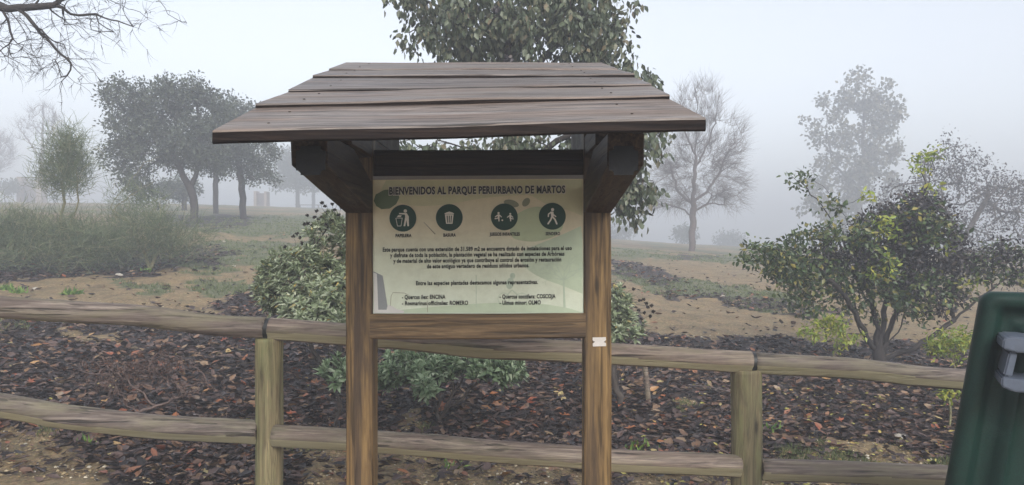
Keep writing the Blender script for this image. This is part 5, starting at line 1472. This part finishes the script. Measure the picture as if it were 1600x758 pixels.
# dead branches and bracken behind the left rails
T = plant('dead_branch', G(250, 5.5), label='tangle of dead reddish branches lying on leaves between the left rails', cat='dead branch')
YD = 5.5
g_ = lambda px, Yd, dz: G(px, Yd, dz)
limbs = [[g_(90, 5.4, .02), g_(150, 5.4, .05), g_(215, 5.5, .05), g_(270, 5.6, .14), g_(300, 5.6, .19), g_(345, 5.6, .17), g_(360, 5.5, .1), g_(353, 5.25, .02)],
         [g_(345, 5.6, .17), g_(370, 5.5, .18), g_(388, 5.5, .3)], [g_(330, 5.6, .18), g_(318, 5.7, .3)], [g_(215, 5.5, .05), g_(185, 5.6, .15), g_(170, 5.7, .32)], [g_(240, 5.5, .08), g_(200, 5.6, .27), g_(150, 5.7, .34)],
         [g_(290, 5.6, .18), g_(240, 5.8, .3), g_(200, 5.9, .33)], [g_(270, 5.6, .14), g_(280, 5.4, .05), g_(300, 5.3, .02)]]
tg = blob_points([(200, 590, 5.6, 60, 26, .25, 1), (150, 580, 5.7, 40, 24, .2, .7), (250, 570, 5.7, 60, 22, .25, .8), (300, 600, 5.6, 50, 20, .2, .4)], 120, shell=.2)
tg[:, 2] = np.maximum(tg[:, 2], terr(tg[:, 0], tg[:, 1]) + 0.02)
N, par, tips = grow(limbs, tg, step=0.05, jit=.4)
branch_obj('branches', N, par, 0.012, 0.003, plain_mat('dead_branch_bark', (0.13, 0.085, 0.07), rough=.6, var=.4, scale=30), T)
foliage('withered_leaves', tg, 9, 0.07, 0.04, 0.25, LANCE, leaf_mat('withered_leaf', [(0, (0.03, 0.016, 0.014)), (1, (0.11, 0.055, 0.035))], transl=0), T, droop=.3)
# thin stick right of middle
for pts, lb in (([G(985, 5.7, .02), G(1040, 5.6, .035), G(1100, 5.75, .02)], 'thin dark stick on the litter right of the right board post'), ([G(1075, 7.1, .03), G(1110, 7.0, .05), G(1145, 7.0, .03)], 'reddish stick under the right part of the top rail'), ([G(690, 6.1, .06), G(730, 6.0, .10), G(775, 6.0, .05)], 'pale curved stick beneath the low sage shrub')):
    o = log('stick', pts, 0.006, M_twig, None, sides=8, seg=0.03, wob=0.001); tag(o, lb, 'stick')

# ---- far park furniture in the fog
M_fwood = wood_mat('grey_table_wood', 'X', (0.14, 0.12, 0.10, 1), (0.07, 0.06, 0.05, 1), (0.22, 0.19, 0.16, 1))
def slab(name, x0, x1, y0, y1, z0, z1, parent, mat):
    bm = bmesh.new(); bmesh.ops.create_cube(bm, size=1)
    bmesh.ops.scale(bm, vec=(x1 - x0, y1 - y0, z1 - z0), verts=bm.verts); bmesh.ops.bevel(bm, geom=bm.edges[:], offset=0.008, segments=1, affect='EDGES')
    o = bm_obj(name, bm, mat); o.parent = parent; o.location = ((x0 + x1) / 2, (y0 + y1) / 2, (z0 + z1) / 2); return o
def picnic(px, Yd, label, w=2.6, rot=0.0):
    T = empty('picnic_table', G(px, Yd), label=label, cat='picnic table', group='picnic tables in the fog')
    slab('table_top', -w / 2, w / 2, -.38, .38, .74, .79, T, M_fwood)
    slab('bench', -w / 2, w / 2, -.85, -.58, .42, .46, T, M_fwood); slab('bench', -w / 2, w / 2, .58, .85, .42, .46, T, M_fwood)
    for sx in (-1, 1):
        x = sx * w * .36
        slab('bearer', x - .04, x + .04, -.8, .8, .33, .415, T, M_fwood); slab('bearer', x - .04, x + .04, -.34, .34, .65, .735, T, M_fwood)
        for sy in (-1, 1):
            o = slab('leg', x + .042, x + .11, -.045, .045, -.52, .33, T, M_fwood); o.location = (x + .08, sy * .42, .36); o.rotation_euler = (sy * math.radians(27), 0, 0)
    T.rotation_euler = (0, 0, rot)
picnic(482, 76.0, 'grey picnic table in fog under the pale oak by the left roof brace', rot=0.15)
picnic(455, 88.0, 'fainter picnic table just left of and behind the oak trunk', w=2.4)
M_render = plain_mat('weathered_render', (0.30, 0.24, 0.20), rough=0.9, var=0.2, scale=3)
M_rdark = plain_mat('dark_opening', (0.13, 0.11, 0.11), rough=0.9, var=0.2, scale=3)
def pillar_box(px0, px1, top, Yd, name, label, cat):
    b = G((px0 + px1) / 2, Yd); w = (px1 - px0) * Yd / F; h = CH - (top - PCY) * Yd / F - b.z
    T = empty(name, b, label=label, cat=cat)
    pw = w * .2
    slab('side_wall', -w / 2, -w / 2 + pw, -.5, .5, -.3, h, T, M_render); slab('side_wall', w / 2 - pw, w / 2, -.5, .5, -.3, h * .98, T, M_render)
    slab('back_panel', -w / 2 + pw + .003, w / 2 - pw - .003, -.1, .0, -.3, h * .9, T, M_rdark)
pillar_box(31, 69, 277, 72.0, 'masonry_bay', 'blurred brick-coloured walled bay in the left fog under the bare tree', 'walled bay')
pillar_box(399, 419, 299, 76.0, 'notice_stand', 'small boxy pinkish stand in fog between the oaks and the picnic table', 'stand')
